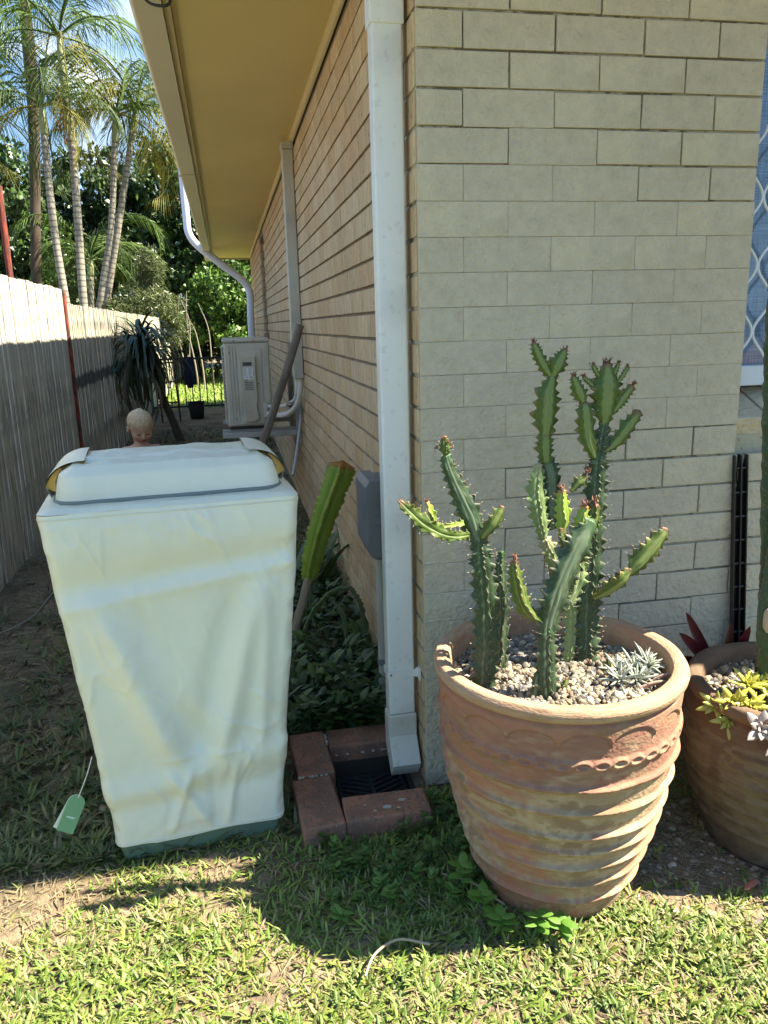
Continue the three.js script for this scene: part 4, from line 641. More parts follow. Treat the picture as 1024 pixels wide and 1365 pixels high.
// points [x, y, z, half width]; ribs: list of [angle, reach] seen from the front (0 = right, 90 = away, 180 = left, 270 = towards the viewer)
function stem(pts, pal, { ribs = [[4, 1], [176, 1], [90, 0.85]], tooth = 0.0185, core = 0.29, spine = 0.006, seed = 1, depth = 0.33, ref = V(1, 0, 0), pale = 0.75, ruffle = 11 } = {}) {
  const c = new THREE.CatmullRomCurve3(pts.map(p => V(p[0], p[1], p[2])), false, 'centripetal'), len = c.getLength();
  const n = Math.max(10, Math.round(len / (tooth / 7))), fr = frames(c, n, ref), NA = 72, pos = [], col = [], idx = [], uv = []; const cl = PAL[pal];
  const rad = t => { const f = t * (pts.length - 1), k = Math.min(pts.length - 2, Math.floor(f)), u = f - k, s = u * u * (3 - 2 * u) * 0.5 + u * 0.5; return lerp(pts[k][3], pts[k + 1][3], s); };
  const spines = [];
  for (let i = 0; i <= n; i++) {
    const t = i / n, s = t * len, R = rad(t) * (1 + 0.10 * n3(s * 26 + seed * 7, 1.3, seed)), T = fr.p[Math.min(n, i + 1)].clone().sub(fr.p[Math.max(0, i - 1)]).normalize();
    for (let j = 0; j <= NA; j++) {
      const a = j / NA * 360; let rho = core, best = 0, tw = 0;
      ribs.forEach(([ra, reach], q) => { let d = Math.abs(a - ra); d = Math.min(d, 360 - d); const ph = ((s + q * tooth * 0.37) / tooth + 100 + 0.5 * n3(s * 38, q * 3.1 + seed, 0.7)) % 1, tri = ph < 0.72 ? ph / 0.72 : 1 - (ph - 0.72) / 0.28; const k = Math.max(0, 1 - d / 62), v = core + (reach * (1 - depth * 0.8) - core) * Math.pow(k, 1.15) + reach * depth * 1.6 * (tri - 0.25) * Math.max(0, (k - 0.78) / 0.22); if (v > rho) rho = v; if (k > best) { best = k; tw = tri; } });
      const q = R * rho * (1 + 0.06 * n3(s * 40 + seed, a * 0.03, 2)), A = (a + ruffle * best * Math.sin(s / tooth * 2.1 + seed + a * 0.02)) * Math.PI / 180;
      const P = fr.p[i].clone().addScaledVector(fr.n[i], Math.cos(A) * q).addScaledVector(fr.b[i], Math.sin(A) * q);
      pos.push(P.x, P.y, P.z); uv.push(j / NA, s);
      const m = 0.5 + 0.5 * fbm(s * 30 + seed * 3, a * 0.05, seed, 3), feather = 0.5 + 0.5 * Math.sin(s / tooth * 6.283 + best * 6);
      let k = mixc(cl.dark, cl.mid, clamp(m * 1.3 - 0.1)); k = mixc(k, cl.pale, pale * sm(0.46, 0.14, best + 0.12 * (feather - 0.5) + 0.22 * (m - 0.5)) * sm(0.3, 0.6, m + 0.2));
      if (n3(s * 210 + seed, a * 0.21, 5.5) > 0.42) k = mixc(k, cl.edge, 0.55); if (best > 0.93) k = mixc(k, cl.edge, 0.55 + 0.4 * tw * m); k = mixc(k, cl.tip, sm(0.86, 1, t) * 0.8 + (best > 0.85 ? 0.2 * sm(0.75, 1, t) : 0));
      col.push(...k); if (i < n && j < NA) { const a0 = i * (NA + 1) + j, b0 = a0 + NA + 1; idx.push(a0, a0 + 1, b0, a0 + 1, b0 + 1, b0); }
    }
    ribs.forEach(([ra, reach], q) => { const fq = v => ((v + q * tooth * 0.37) / tooth + 100 + 0.5 * n3(v * 38, q * 3.1 + seed, 0.7)) % 1, ph = fq(s), pq = fq(s - len / n); if (ph >= 0.72 && pq < 0.72 && spine > 0) { const A = (ra + ruffle * Math.sin(s / tooth * 2.1 + seed + ra * 0.02)) * Math.PI / 180, D = fr.n[i].clone().multiplyScalar(Math.cos(A)).addScaledVector(fr.b[i], Math.sin(A)), tipP = fr.p[i].clone().addScaledVector(D, R * reach * (1 + depth * 0.5)); for (const e of [-1, 1]) { const g = new THREE.ConeGeometry(0.0008, spine * (0.8 + 0.5 * Math.abs(n3(s * 90, q, e))), 4); g.translate(0, spine / 2 - 0.001, 0); const dir = D.clone().addScaledVector(T, 0.35).addScaledVector(new THREE.Vector3().crossVectors(D, T), e * 0.45).normalize(); g.applyQuaternion(new THREE.Quaternion().setFromUnitVectors(V(0, 1, 0), dir)); g.translate(tipP.x, tipP.y, tipP.z); const nn = g.attributes.position.count, cc = new Float32Array(nn * 3), w = t > 0.8 ? [0.16, 0.07, 0.05] : [0.42, 0.38, 0.30]; for (let z = 0; z < nn; z++) cc.set(w, z * 3); g.setAttribute('color', new THREE.BufferAttribute(cc, 3)); spines.push(g); } } });
  }
  for (const [row, fl] of [[0, 0], [n, 1]]) { const ci = pos.length / 3, P = fr.p[row], T = c.getTangent(row / n); const o = fl ? 0.4 : -0.2; P.clone().addScaledVector(T, rad(row / n) * o).toArray().forEach(v => pos.push(v)); uv.push(0, 0); col.push(...(fl ? cl.tip : cl.dark)); for (let j = 0; j < NA; j++) { const a = row * (NA + 1) + j; fl ? idx.push(ci, a, a + 1) : idx.push(ci, a + 1, a); } }
  const g = build(pos, idx, uv, col); return merge([g, ...spines]);
}
const bud = (x, y, z, s, seed) => { // dry reddish tuft on a growing tip
  const r = rng(seed), l = []; for (let i = 0; i < 9; i++) { const g = new THREE.ConeGeometry(s * 0.17, s * (0.7 + r() * 0.5), 5); g.translate(0, s * 0.35, 0); g.rotateZ((r() - 0.5) * 1.5); g.rotateX((r() - 0.5) * 1.5); g.translate(x + (r() - 0.5) * s * 0.9, y + (r() - 0.5) * s * 0.4, z + (r() - 0.5) * s * 0.7); const n = g.attributes.position.count, c = new Float32Array(n * 3), k = [[0.15, 0.05, 0.03], [0.24, 0.12, 0.06], [0.09, 0.04, 0.03]][i % 3]; for (let q = 0; q < n; q++) c.set(k, q * 3); g.setAttribute('color', new THREE.BufferAttribute(c, 3)); l.push(g); } return merge(l);
};
{
  const c = thing('candelabra_cactus', 'branching green candelabra cactus with toothed edges in the large ribbed pot', 'cactus');
  const F3 = [[4, 1], [176, 1], [90, 0.85]], F4 = [[352, 1], [188, 1], [100, 0.8], [285, 0.55]], R3 = [[10, 1], [150, 0.95], [262, 0.75]], L3 = [[172, 1], [30, 0.95], [278, 0.75]];
  const st = (name, pts, pal, o) => part(name, stem(pts, pal, o), M.cactus, c);
  // left stem
  st('stem', [[0.03, 0.50, 0.44, 0.037], [0.03, 0.548, 0.44, 0.037], [0.035, 0.63, 0.44, 0.0365], [0.033, 0.738, 0.44, 0.034], [0.024, 0.826, 0.44, 0.031], [0.021, 0.862, 0.44, 0.026], [0.018, 0.892, 0.44, 0.014]], 'old', { ribs: F4, seed: 1 });
  st('branch', [[0.022, 0.862, 0.44, 0.022], [0.0, 0.929, 0.44, 0.0305], [-0.026, 0.989, 0.44, 0.0245], [-0.046, 1.034, 0.44, 0.019], [-0.055, 1.066, 0.44, 0.014]], 'old', { ribs: F3, seed: 2 });
  st('branch', [[-0.054, 1.066, 0.44, 0.006], [-0.056, 1.082, 0.44, 0.016], [-0.0565, 1.096, 0.44, 0.013], [-0.057, 1.108, 0.44, 0.006]], 'young', { ribs: F4, seed: 3, tooth: 0.01 });
  part('bud', merge([bud(-0.057, 1.101, 0.44, 0.014, 2), bud(-0.075, 1.085, 0.44, 0.008, 3), bud(-0.04, 1.085, 0.44, 0.008, 4)]), M.cactus, c);
  st('branch', [[-0.006, 0.892, 0.445, 0.010], [-0.04, 0.895, 0.46, 0.016], [-0.075, 0.906, 0.468, 0.020], [-0.115, 0.932, 0.472, 0.025], [-0.145, 0.962, 0.472, 0.020], [-0.164, 0.984, 0.47, 0.007]], 'young', { ribs: [[60, 1], [185, 1], [300, 0.8]], seed: 4 });
  st('branch', [[-0.02, 0.92, 0.45, 0.010], [-0.05, 0.918, 0.455, 0.009], [-0.085, 0.925, 0.46, 0.010], [-0.093, 0.948, 0.46, 0.016], [-0.102, 0.974, 0.46, 0.009]], 'lime', { ribs: F3, seed: 5 });
  part('bud', bud(-0.103, 0.978, 0.46, 0.009, 5), M.cactus, c);
  st('branch', [[0.022, 0.885, 0.45, 0.010], [0.044, 0.915, 0.455, 0.021], [0.058, 0.937, 0.455, 0.016], [0.067, 0.951, 0.455, 0.008]], 'young', { ribs: F3, seed: 6 });
  part('bud', bud(-0.012, 1.0, 0.425, 0.012, 7), M.cactus, c);
  st('stem', [[0.092, 0.51, 0.37, 0.020], [0.093, 0.60, 0.38, 0.020], [0.095, 0.711, 0.38, 0.019], [0.09, 0.784, 0.38, 0.017], [0.092, 0.827, 0.38, 0.009]], 'old', { ribs: R3, seed: 7 });
  // front stem
  st('stem', [[0.162, 0.47, 0.50, 0.031], [0.160, 0.52, 0.50, 0.031], [0.155, 0.588, 0.50, 0.030], [0.155, 0.655, 0.50, 0.027], [0.156, 0.685, 0.50, 0.018]], 'old', { ribs: F4, seed: 8, core: 0.45 });
  st('stem', [[0.153, 0.63, 0.50, 0.014], [0.155, 0.665, 0.50, 0.027], [0.165, 0.722, 0.50, 0.037], [0.182, 0.779, 0.50, 0.041], [0.208, 0.836, 0.497, 0.041], [0.234, 0.879, 0.492, 0.038], [0.258, 0.912, 0.488, 0.020]], 'old', { ribs: F3, seed: 9 });
  st('branch', [[0.14, 0.700, 0.50, 0.010], [0.105, 0.732, 0.505, 0.021], [0.087, 0.779, 0.505, 0.0245], [0.078, 0.822, 0.505, 0.0175], [0.076, 0.846, 0.505, 0.009]], 'young', { ribs: L3, seed: 10 });
  part('bud', bud(0.076, 0.852, 0.505, 0.013, 9), M.cactus, c);
  st('branch', [[0.218, 0.72, 0.47, 0.014], [0.238, 0.775, 0.465, 0.024], [0.243, 0.825, 0.462, 0.022], [0.247, 0.872, 0.46, 0.009]], 'scar', { ribs: [[350, 1], [110, 0.9], [230, 0.6]], seed: 11 });
  // rear left stem with the pale scarred face
  st('stem', [[0.27, 0.51, 0.36, 0.022], [0.278, 0.60, 0.36, 0.022], [0.272, 0.69, 0.36, 0.022], [0.241, 0.764, 0.36, 0.0235], [0.204, 0.841, 0.36, 0.021]], 'scar', { ribs: [[10, 1], [185, 1], [95, 0.8], [280, 0.45]], seed: 12 });
  st('branch', [[0.202, 0.845, 0.36, 0.016], [0.189, 0.905, 0.36, 0.028], [0.181, 0.97, 0.36, 0.026], [0.186, 1.02, 0.36, 0.014]], 'scar', { ribs: [[10, 1], [185, 1], [95, 0.8], [280, 0.45]], seed: 13 });
  st('branch', [[0.232, 0.86, 0.335, 0.02], [0.228, 0.933, 0.335, 0.026], [0.225, 0.987, 0.335, 0.030], [0.213, 1.028, 0.335, 0.022]], 'old', { ribs: F3, seed: 14 });
  st('branch', [[0.211, 1.02, 0.34, 0.019], [0.208, 1.055, 0.34, 0.0255], [0.207, 1.085, 0.34, 0.021]], 'young', { ribs: F3, seed: 15, tooth: 0.014 });
  st('branch', [[0.207, 1.078, 0.34, 0.018], [0.209, 1.126, 0.34, 0.034], [0.211, 1.172, 0.34, 0.033], [0.220, 1.207, 0.34, 0.017], [0.222, 1.219, 0.34, 0.010]], 'young', { ribs: F3, seed: 16 });
  st('branch', [[0.221, 1.212, 0.34, 0.009], [0.201, 1.240, 0.34, 0.017], [0.184, 1.272, 0.34, 0.016], [0.176, 1.291, 0.34, 0.008]], 'young', { ribs: F3, seed: 17, tooth: 0.012 });
  st('branch', [[0.222, 1.212, 0.34, 0.010], [0.233, 1.240, 0.34, 0.026], [0.245, 1.262, 0.34, 0.017], [0.250, 1.274, 0.34, 0.008]], 'young', { ribs: F3, seed: 18, tooth: 0.012 });
  part('bud', merge([bud(0.177, 1.294, 0.34, 0.011, 11), bud(0.251, 1.276, 0.34, 0.011, 12)]), M.cactus, c);
  // tall rear stem
  st('stem', [[0.322, 0.50, 0.36, 0.034], [0.321, 0.55, 0.36, 0.034], [0.318, 0.624, 0.36, 0.036], [0.318, 0.72, 0.36, 0.036], [0.324, 0.831, 0.36, 0.034], [0.326, 0.94, 0.36, 0.031], [0.329, 1.012, 0.36, 0.030], [0.331, 1.04, 0.36, 0.019]], 'old', { ribs: F4, seed: 19 });
  st('branch', [[0.331, 1.03, 0.36, 0.016], [0.337, 1.065, 0.36, 0.0245], [0.342, 1.108, 0.36, 0.016]], 'old', { ribs: F4, seed: 20 });
  st('branch', [[0.341, 1.098, 0.362, 0.010], [0.341, 1.135, 0.362, 0.034], [0.342, 1.165, 0.362, 0.043], [0.343, 1.195, 0.362, 0.040], [0.342, 1.222, 0.362, 0.026], [0.342, 1.24, 0.362, 0.015]], 'young', { ribs: F3, seed: 21 });
  for (const [dx, dy, ex, ey, s] of [[0.028, 1.195, 0.052, 1.232, 22], [-0.028, 1.19, -0.056, 1.213, 23], [-0.02, 1.215, -0.034, 1.238, 24], [0.018, 1.215, 0.028, 1.24, 25]]) { st('branch', [[0.342 + dx * 0.6, dy - 0.012, 0.362, 0.005], [0.342 + lerp(dx, ex, 0.5), lerp(dy, ey, 0.5), 0.362, 0.008], [0.342 + ex, ey, 0.362, 0.0065]], 'young', { ribs: F3, seed: s, tooth: 0.008, spine: 0.004 }); part('bud', bud(0.342 + ex, ey + 0.002, 0.362, 0.009, s), M.cactus, c); }
  part('bud', bud(0.342, 1.244, 0.362, 0.016, 31), M.cactus, c);
  st('branch', [[0.316, 1.030, 0.372, 0.008], [0.301, 1.066, 0.372, 0.024], [0.292, 1.108, 0.372, 0.027], [0.288, 1.142, 0.372, 0.022], [0.287, 1.156, 0.372, 0.012]], 'young', { ribs: F3, seed: 26 });
  st('branch', [[0.287, 1.152, 0.37, 0.008], [0.275, 1.178, 0.37, 0.022], [0.263, 1.205, 0.37, 0.015], [0.258, 1.216, 0.37, 0.008]], 'young', { ribs: F3, seed: 27, tooth: 0.012 });
  part('bud', bud(0.259, 1.219, 0.37, 0.012, 28), M.cactus, c);
  st('branch', [[0.345, 1.04, 0.36, 0.008], [0.371, 1.061, 0.36, 0.021], [0.402, 1.097, 0.36, 0.024], [0.426, 1.128, 0.36, 0.015]], 'young', { ribs: F3, seed: 29 });
  st('branch', [[0.36, 1.128, 0.364, 0.007], [0.382, 1.160, 0.364, 0.018], [0.405, 1.188, 0.364, 0.012]], 'young', { ribs: F3, seed: 30, tooth: 0.011 });
  part('bud', bud(0.409, 1.194, 0.364, 0.011, 33), M.cactus, c);
  // arm to the right, in two joints
  st('branch', [[0.322, 0.694, 0.38, 0.014], [0.352, 0.717, 0.395, 0.030], [0.382, 0.742, 0.40, 0.029], [0.405, 0.762, 0.40, 0.016]], 'young', { ribs: F3, seed: 34 });
  st('branch', [[0.398, 0.755, 0.40, 0.016], [0.424, 0.782, 0.40, 0.031], [0.452, 0.812, 0.40, 0.031], [0.477, 0.840, 0.40, 0.022], [0.489, 0.855, 0.40, 0.011]], 'young', { ribs: F3, seed: 35 });
  // bright new pads in the middle
  st('branch', [[0.214, 0.865, 0.43, 0.008], [0.217, 0.905, 0.43, 0.021], [0.214, 0.945, 0.43, 0.020], [0.212, 0.972, 0.43, 0.012]], 'lime', { ribs: R3, seed: 36 }); part('bud', bud(0.212, 0.978, 0.43, 0.016, 37), M.cactus, c);
  st('branch', [[0.245, 0.86, 0.43, 0.008], [0.261, 0.90, 0.43, 0.021], [0.270, 0.932, 0.43, 0.013]], 'lime', { ribs: R3, seed: 38 }); part('bud', bud(0.271, 0.938, 0.43, 0.017, 39), M.cactus, c);
  st('branch', [[0.29, 0.85, 0.40, 0.010], [0.302, 0.89, 0.40, 0.024], [0.309, 0.926, 0.40, 0.014]], 'young', { ribs: R3, seed: 40 }); part('bud', bud(0.310, 0.934, 0.40, 0.017, 41), M.cactus, c);
  st('branch', [[0.262, 0.955, 0.37, 0.007], [0.280, 0.975, 0.37, 0.017], [0.298, 0.988, 0.37, 0.010]], 'young', { ribs: F3, seed: 42, tooth: 0.011 }); part('bud', bud(0.302, 1.0, 0.37, 0.013, 43), M.cactus, c);
  st('branch', [[0.228, 0.80, 0.48, 0.010], [0.205, 0.845, 0.485, 0.014], [0.196, 0.87, 0.485, 0.012], [0.19, 0.90, 0.48, 0.006]], 'young', { ribs: F3, seed: 44, tooth: 0.012 });
  // small offsets on the gravel
  st('offset', [[0.125, 0.50, 0.50, 0.012], [0.128, 0.54, 0.505, 0.014], [0.132, 0.578, 0.505, 0.008]], 'old', { ribs: F3, seed: 45, tooth: 0.011 });
  st('offset', [[0.19, 0.515, 0.48, 0.010], [0.205, 0.535, 0.49, 0.013], [0.21, 0.552, 0.49, 0.006]], 'young', { ribs: F3, seed: 46, tooth: 0.011 });
  st('offset', [[0.335, 0.52, 0.42, 0.010], [0.345, 0.545, 0.425, 0.012], [0.345, 0.565, 0.425, 0.006]], 'young', { ribs: F3, seed: 47, tooth: 0.011 });
}
{ // tall corky cactus in the small pot
  const t = thing('tall_cactus', 'tall dark green cactus with corky scars beside the window', 'cactus');
  const o = { ribs: [[350, 1], [185, 1], [95, 0.9], [275, 0.8]], seed: 60, tooth: 0.03, core: 0.5, spine: 0.004, depth: 0.06, pale: 0.2, ruffle: 2 };
  part('stem', stem([[0.80, 0.36, 0.40, 0.047], [0.798, 0.60, 0.40, 0.047], [0.787, 0.86, 0.39, 0.047], [0.763, 1.15, 0.39, 0.046], [0.752, 1.36, 0.39, 0.046], [0.756, 1.58, 0.39, 0.046], [0.775, 1.85, 0.39, 0.045], [0.785, 2.1, 0.39, 0.03]], 'old', o), M.cactus, t);
  part('stem', stem([[0.785, 0.36, 0.43, 0.026], [0.765, 0.50, 0.43, 0.027], [0.752, 0.62, 0.43, 0.027], [0.762, 0.76, 0.425, 0.024], [0.772, 0.88, 0.42, 0.016]], 'old', { ...o, seed: 61 }), M.cactus, t);
  const r = rng(14); const corkMat = std([0.38, 0.32, 0.22], { roughness: 1 });
  for (const [x, y, z, s, h] of [[0.752, 0.965, 0.425, 0.014, 0.055], [0.755, 0.86, 0.43, 0.016, 0.035], [0.745, 0.62, 0.45, 0.013, 0.032], [0.738, 1.08, 0.42, 0.006, 0.014], [0.733, 1.20, 0.418, 0.006, 0.008], [0.762, 0.77, 0.445, 0.008, 0.026], [0.768, 0.52, 0.455, 0.008, 0.03]]) { const g = new THREE.IcosahedronGeometry(1, 3), p = g.attributes.position; for (let i = 0; i < p.count; i++) { const k = 1 + 0.35 * fbm(p.getX(i) * 2 + x * 50, p.getY(i) * 2, p.getZ(i) * 2, 3); p.setXYZ(i, p.getX(i) * s * k, p.getY(i) * h * k, p.getZ(i) * 0.008 * k); } g.computeVertexNormals(); g.rotateY(-0.7); g.translate(x, y, z); part('cork_scar', g, corkMat, t); }
}
{ // three-angled cactus in the bed beside the wall, on a woody stem
  const t = thing('angled_cactus', 'tall three-angled yellow-green cactus leaning in the bed by the side wall', 'cactus');
  part('woody_stem', taper([[-0.335, -0.02, -1.0, 0.022], [-0.31, 0.08, -1.0, 0.020], [-0.27, 0.22, -1.0, 0.019], [-0.228, 0.355, -1.0, 0.018]], 12, 8, 0.3), std([0.27, 0.235, 0.17], { roughness: 1 }), t);
  part('green_stem', stem([[-0.232, 0.34, -1.0, 0.032], [-0.215, 0.42, -1.0, 0.046], [-0.175, 0.55, -1.0, 0.052], [-0.125, 0.68, -1.0, 0.056], [-0.085, 0.775, -1.0, 0.062], [-0.078, 0.80, -1.0, 0.058]], 'lime', { ribs: [[15, 1.05], [165, 0.95], [255, 0.75]], tooth: 0.021, core: 0.2, depth: 0.1, seed: 70, spine: 0.004, pale: 0.2, ruffle: 1.5 }), phy([0.95, 0.95, 0.7], { vertexColors: true, roughness: 0.5 }), t);
  const a = thing('trailing_cactus', 'thin grey-green trailing cactus arching over the weeds by the side wall', 'cactus');
  const sm1 = (pts, s) => part('stem', stem(pts, 'scar', { ribs: [[0, 1], [120, 1], [240, 1]], tooth: 0.024, depth: 0.35, seed: s, core: 0.55, spine: 0.003 }), phy([0.42, 0.45, 0.42], { vertexColors: true, roughness: 0.8 }), a);
  sm1([[-0.33, 0.0, -0.9, 0.013], [-0.295, 0.10, -0.9, 0.013], [-0.22, 0.255, -0.9, 0.013], [-0.135, 0.325, -0.9, 0.014], [-0.075, 0.335, -0.88, 0.012]], 80);
  sm1([[-0.08, 0.335, -0.88, 0.011], [-0.05, 0.28, -0.86, 0.013], [-0.035, 0.17, -0.82, 0.013], [-0.025, 0.06, -0.8, 0.010]], 81);
  sm1([[-0.16, 0.30, -0.89, 0.012], [-0.12, 0.24, -0.84, 0.014], [-0.115, 0.17, -0.80, 0.012], [-0.11, 0.08, -0.78, 0.010]], 82);
  sm1([[-0.055, 0.11, -0.80, 0.008], [-0.09, 0.08, -0.76, 0.010], [-0.13, 0.02, -0.74, 0.008]], 83);
}

// ---------------------------------------------------------------- leaves and rosettes
// blade along +y from the origin, bending towards +z; returns geometry
function blade(len, w, bend, segs = 4, fold = 0.2, point = 0.9) {
  const pos = [], uv = [], idx = []; let y = 0, z = 0; const st = len / segs;
  for (let i = 0; i <= segs; i++) { const t = i / segs, a = bend * t, hw = w / 2 * Math.pow(Math.sin(Math.PI * Math.min(1, 0.14 + 0.86 * t) * 1), point) * (t > 0.99 ? 0.05 : 1); pos.push(-hw, y, z + fold * hw, 0, y, z, hw, y, z + fold * hw); uv.push(0, t, 0.5, t, 1, t); y += st * Math.cos(a); z += st * Math.sin(a); if (i < segs) { const q = i * 3; idx.push(q, q + 1, q + 3, q + 1, q + 4, q + 3, q + 1, q + 2, q + 4, q + 2, q + 5, q + 4); } }
  return build(pos, idx, uv);
}
function fat(len, w, th, bend) { // succulent leaf: flattened drop along +y
  const NL = 8, NR = 8, pos = [], idx = []; let y = 0, z = 0;
  for (let i = 0; i <= NL; i++) { const t = i / NL, a = bend * t, k = Math.pow(Math.sin(Math.PI * (0.16 + 0.84 * t)), 0.7) * (1 - 0.15 * (1 - t)), hw = w / 2 * k, hh = th / 2 * (0.4 + 0.6 * k); for (let j = 0; j < NR; j++) { const b = j / NR * 6.283; pos.push(hw * Math.cos(b), y - Math.sin(a) * hh * Math.sin(b), z + Math.cos(a) * hh * Math.sin(b)); } y += len / NL * Math.cos(a); z += len / NL * Math.sin(a); if (i < NL) for (let j = 0; j < NR; j++) { const A = i * NR + j, B = i * NR + (j + 1) % NR; idx.push(A, B, A + NR, B, B + NR, A + NR); } }
  return build(pos, idx);
}
function rosette(t, n, len, w, th, mat, pos, tilt, seed, upK = 1) {
  const r = rng(seed), G = new THREE.Group(); const gs = [0.6, 0.8, 1].map(k => fat(len * k, w * k, th * k, 0.45));
  for (let i = 0; i < n; i++) { const k = i / n, m = part('leaf', gs[Math.min(2, Math.floor(k * 3))], mat, t); const az = i * 2.39996, el = lerp(0.15, 1.25, k) * upK; const q = new THREE.Quaternion().setFromEuler(new THREE.Euler(0, az + (r() - 0.5) * 0.3, 0)).multiply(new THREE.Quaternion().setFromEuler(new THREE.Euler(el, 0, 0))); const tl = new THREE.Quaternion().setFromEuler(new THREE.Euler(...tilt)); m.quaternion.copy(tl).multiply(q); m.position.set(...pos); }
}
{
  const yel = phy([0.42, 0.40, 0.055], { roughness: 0.45 }), yel2 = phy([0.30, 0.33, 0.07], { roughness: 0.45 }), ghost = phy([0.36, 0.30, 0.27], { roughness: 0.55 }), grey = phy([0.30, 0.32, 0.26], { roughness: 0.6 }), pink = phy([0.42, 0.26, 0.20], { roughness: 0.5 });
  const y = thing('yellow_succulent', 'yellow-green star-shaped succulents over the edge of the brown pot', 'succulent');
  [[0.655, 0.425, 0.47, [0.9, 0, 0.3], 1], [0.63, 0.405, 0.44, [0.8, 0, 0.6], 2], [0.70, 0.455, 0.45, [0.5, 0, 0], 3], [0.735, 0.45, 0.44, [0.5, 0, -0.2], 4], [0.645, 0.385, 0.475, [1.2, 0, 0.4], 5], [0.77, 0.435, 0.46, [0.7, 0, -0.2], 6], [0.685, 0.42, 0.485, [1.0, 0, 0], 7]].forEach(([a, b, c, t, s], i) => rosette(y, 16, 0.052, 0.017, 0.008, i % 3 == 1 ? yel2 : yel, [a, b, c], t, 100 + s));
  const g = thing('ghost_plant', 'grey-pink fleshy rosettes hanging over the rim of the brown pot', 'succulent');
  [[0.665, 0.40, 0.555, [1.1, 0, 0.2]], [0.715, 0.405, 0.57, [1.0, 0, -0.1]], [0.695, 0.375, 0.575, [1.5, 0, 0]], [0.81, 0.41, 0.54, [1.0, 0, -0.2]]].forEach(([a, b, c, t], i) => rosette(g, 13, 0.05, 0.026, 0.008, ghost, [a, b, c], t, 120 + i));
  const s = thing('grey_succulent', 'small grey-green rosettes sprawling on the gravel beside the cactus', 'succulent');
  [[0.345, 0.545, 0.47, [0.3, 0, 0]], [0.385, 0.548, 0.465, [0.4, 0, -0.2]], [0.365, 0.54, 0.515, [0.6, 0, 0]], [0.415, 0.552, 0.48, [0.3, 0, -0.5]], [0.33, 0.54, 0.51, [0.5, 0, 0.3]], [0.425, 0.548, 0.445, [0.4, 0, -0.4]], [0.395, 0.54, 0.50, [0.5, 0, -0.3]]].forEach(([a, b, c, t], i) => rosette(s, 16, 0.052, 0.0085, 0.0055, grey, [a, b, c], t, 140 + i, 0.95));
  for (const [x, yy, z, rz, l] of [[0.36, 0.535, 0.545, -1.2, 0.06], [0.40, 0.537, 0.525, -1.0, 0.05]]) { const m = part('pink_leaf', fat(l, 0.014, 0.009, 0.3), pink, s); m.position.set(x, yy, z); m.rotation.set(0.3, 0, rz); }
  const rd = thing('red_leaf_plant', 'dark red strap-leaved plant between the brown pot and the painted wall', 'plant');
  const red = M.leaf([0.10, 0.012, 0.016], 0.15, 0.4);
  [[0.84, 0.345, 0.12, 0.26, 0.88, 0.05, 0.25], [0.835, 0.36, 0.10, 0.23, 0.68, -0.05, 0.3], [0.82, 0.345, 0.13, 0.2, 1.1, 0.05, 0.3], [0.87, 0.33, 0.11, 0.16, 0.05, 0.1, 0.2], [0.885, 0.32, 0.12, 0.17, -0.2, 0.1, 0.3], [0.85, 0.25, 0.1, 0.2, 0.3, 0.3, 0.4]].forEach(([x, yy, z, l, rz, rx, bd]) => { const m = part('leaf', blade(l, 0.034, bd, 8, 0.5, 0.6), red, rd); m.position.set(x, yy, z); m.rotation.set(rx, 0.3 * Math.sign(rz), rz); });
  part('stem', taper([[0.83, -0.01, 0.11, 0.012], [0.83, 0.15, 0.11, 0.012], [0.83, 0.30, 0.11, 0.010]], 8), M.bark, rd);
  const b = thing('black_channel', 'black plastic channel with cross ribs leaning on the wall below the window', 'channel', [0.992, 0, 0.04]);
  b.rotation.set(-0.03, -0.15, 0.045);
  part('back', rbox(-0.018, 0.018, 0.0, 0.945, -0.012, -0.008, 0.001), M.black, b); for (const x of [-0.019, 0.0, 0.018]) part('rail', rbox(x - 0.002, x + 0.002, 0.0, 0.945, -0.0075, 0.012, 0.001), M.black, b);
  for (let y2 = 0.04; y2 < 0.94; y2 += 0.072) part('cross_rib', rbox(-0.017, 0.016, y2, y2 + 0.004, -0.0075, 0.006, 0), std([0.05, 0.05, 0.055], { roughness: 0.4 }), b);
}

// ---------------------------------------------------------------- fence down the passage
const FX = -1.783;
function fence(label, z0, z1, h, w, gap, kind, seed, top) {
  const f = thing('paling_fence', label, 'fence'), r = rng(seed); const gs = [0, 1, 2, 3].map(k => boxUV((() => { const g = new RoundedBoxGeometry(0.016, h, w - gap, 1, 0.002); g.translate(0, h / 2, 0); return g; })(), [k * 0.13, 0]));
  for (let z = z0; z > z1 + w * 0.5; z -= w) { const m = part('paling', gs[Math.floor(r() * 4)], M.paling[r() < 0.12 ? 2 : r() < 0.35 ? 1 : 0][kind], f); m.position.set(FX + (r() - 0.5) * 0.01, -0.02 + (r() - 0.5) * top, z - w / 2 + (r() - 0.5) * gap * 0.8); m.rotation.x = (r() - 0.5) * 0.006; m.rotation.z = (r() - 0.5) * 0.006; }
  for (const y of [0.3, h - 0.25]) part('rail', rbox(FX - 0.06, FX - 0.012, y, y + 0.08, z1, z0, 0.004), M.paling[1][kind], f);
  return f;
}
fence('tall pale paling fence ending at the rusty red post', 0.6, -5.02, 1.70, 0.088, 0.012, 0, 31, 0.01);
fence('lower paling fence with dark gaps between the red post and the spiky plant', -5.10, -10.9, 1.585, 0.064, 0.020, 1, 32, 0.014);
fence('far sunlit paling fence running beyond the metal gate', -10.95, -24, 1.58, 0.10, 0.008, 2, 33, 0.012);
single('fence_post', rbox(FX - 0.035, FX + 0.022, -0.02, 1.66, -5.092, -5.028, 0.006), M.rust, 'rusty red steel post between the two heights of paling fence', 'post');
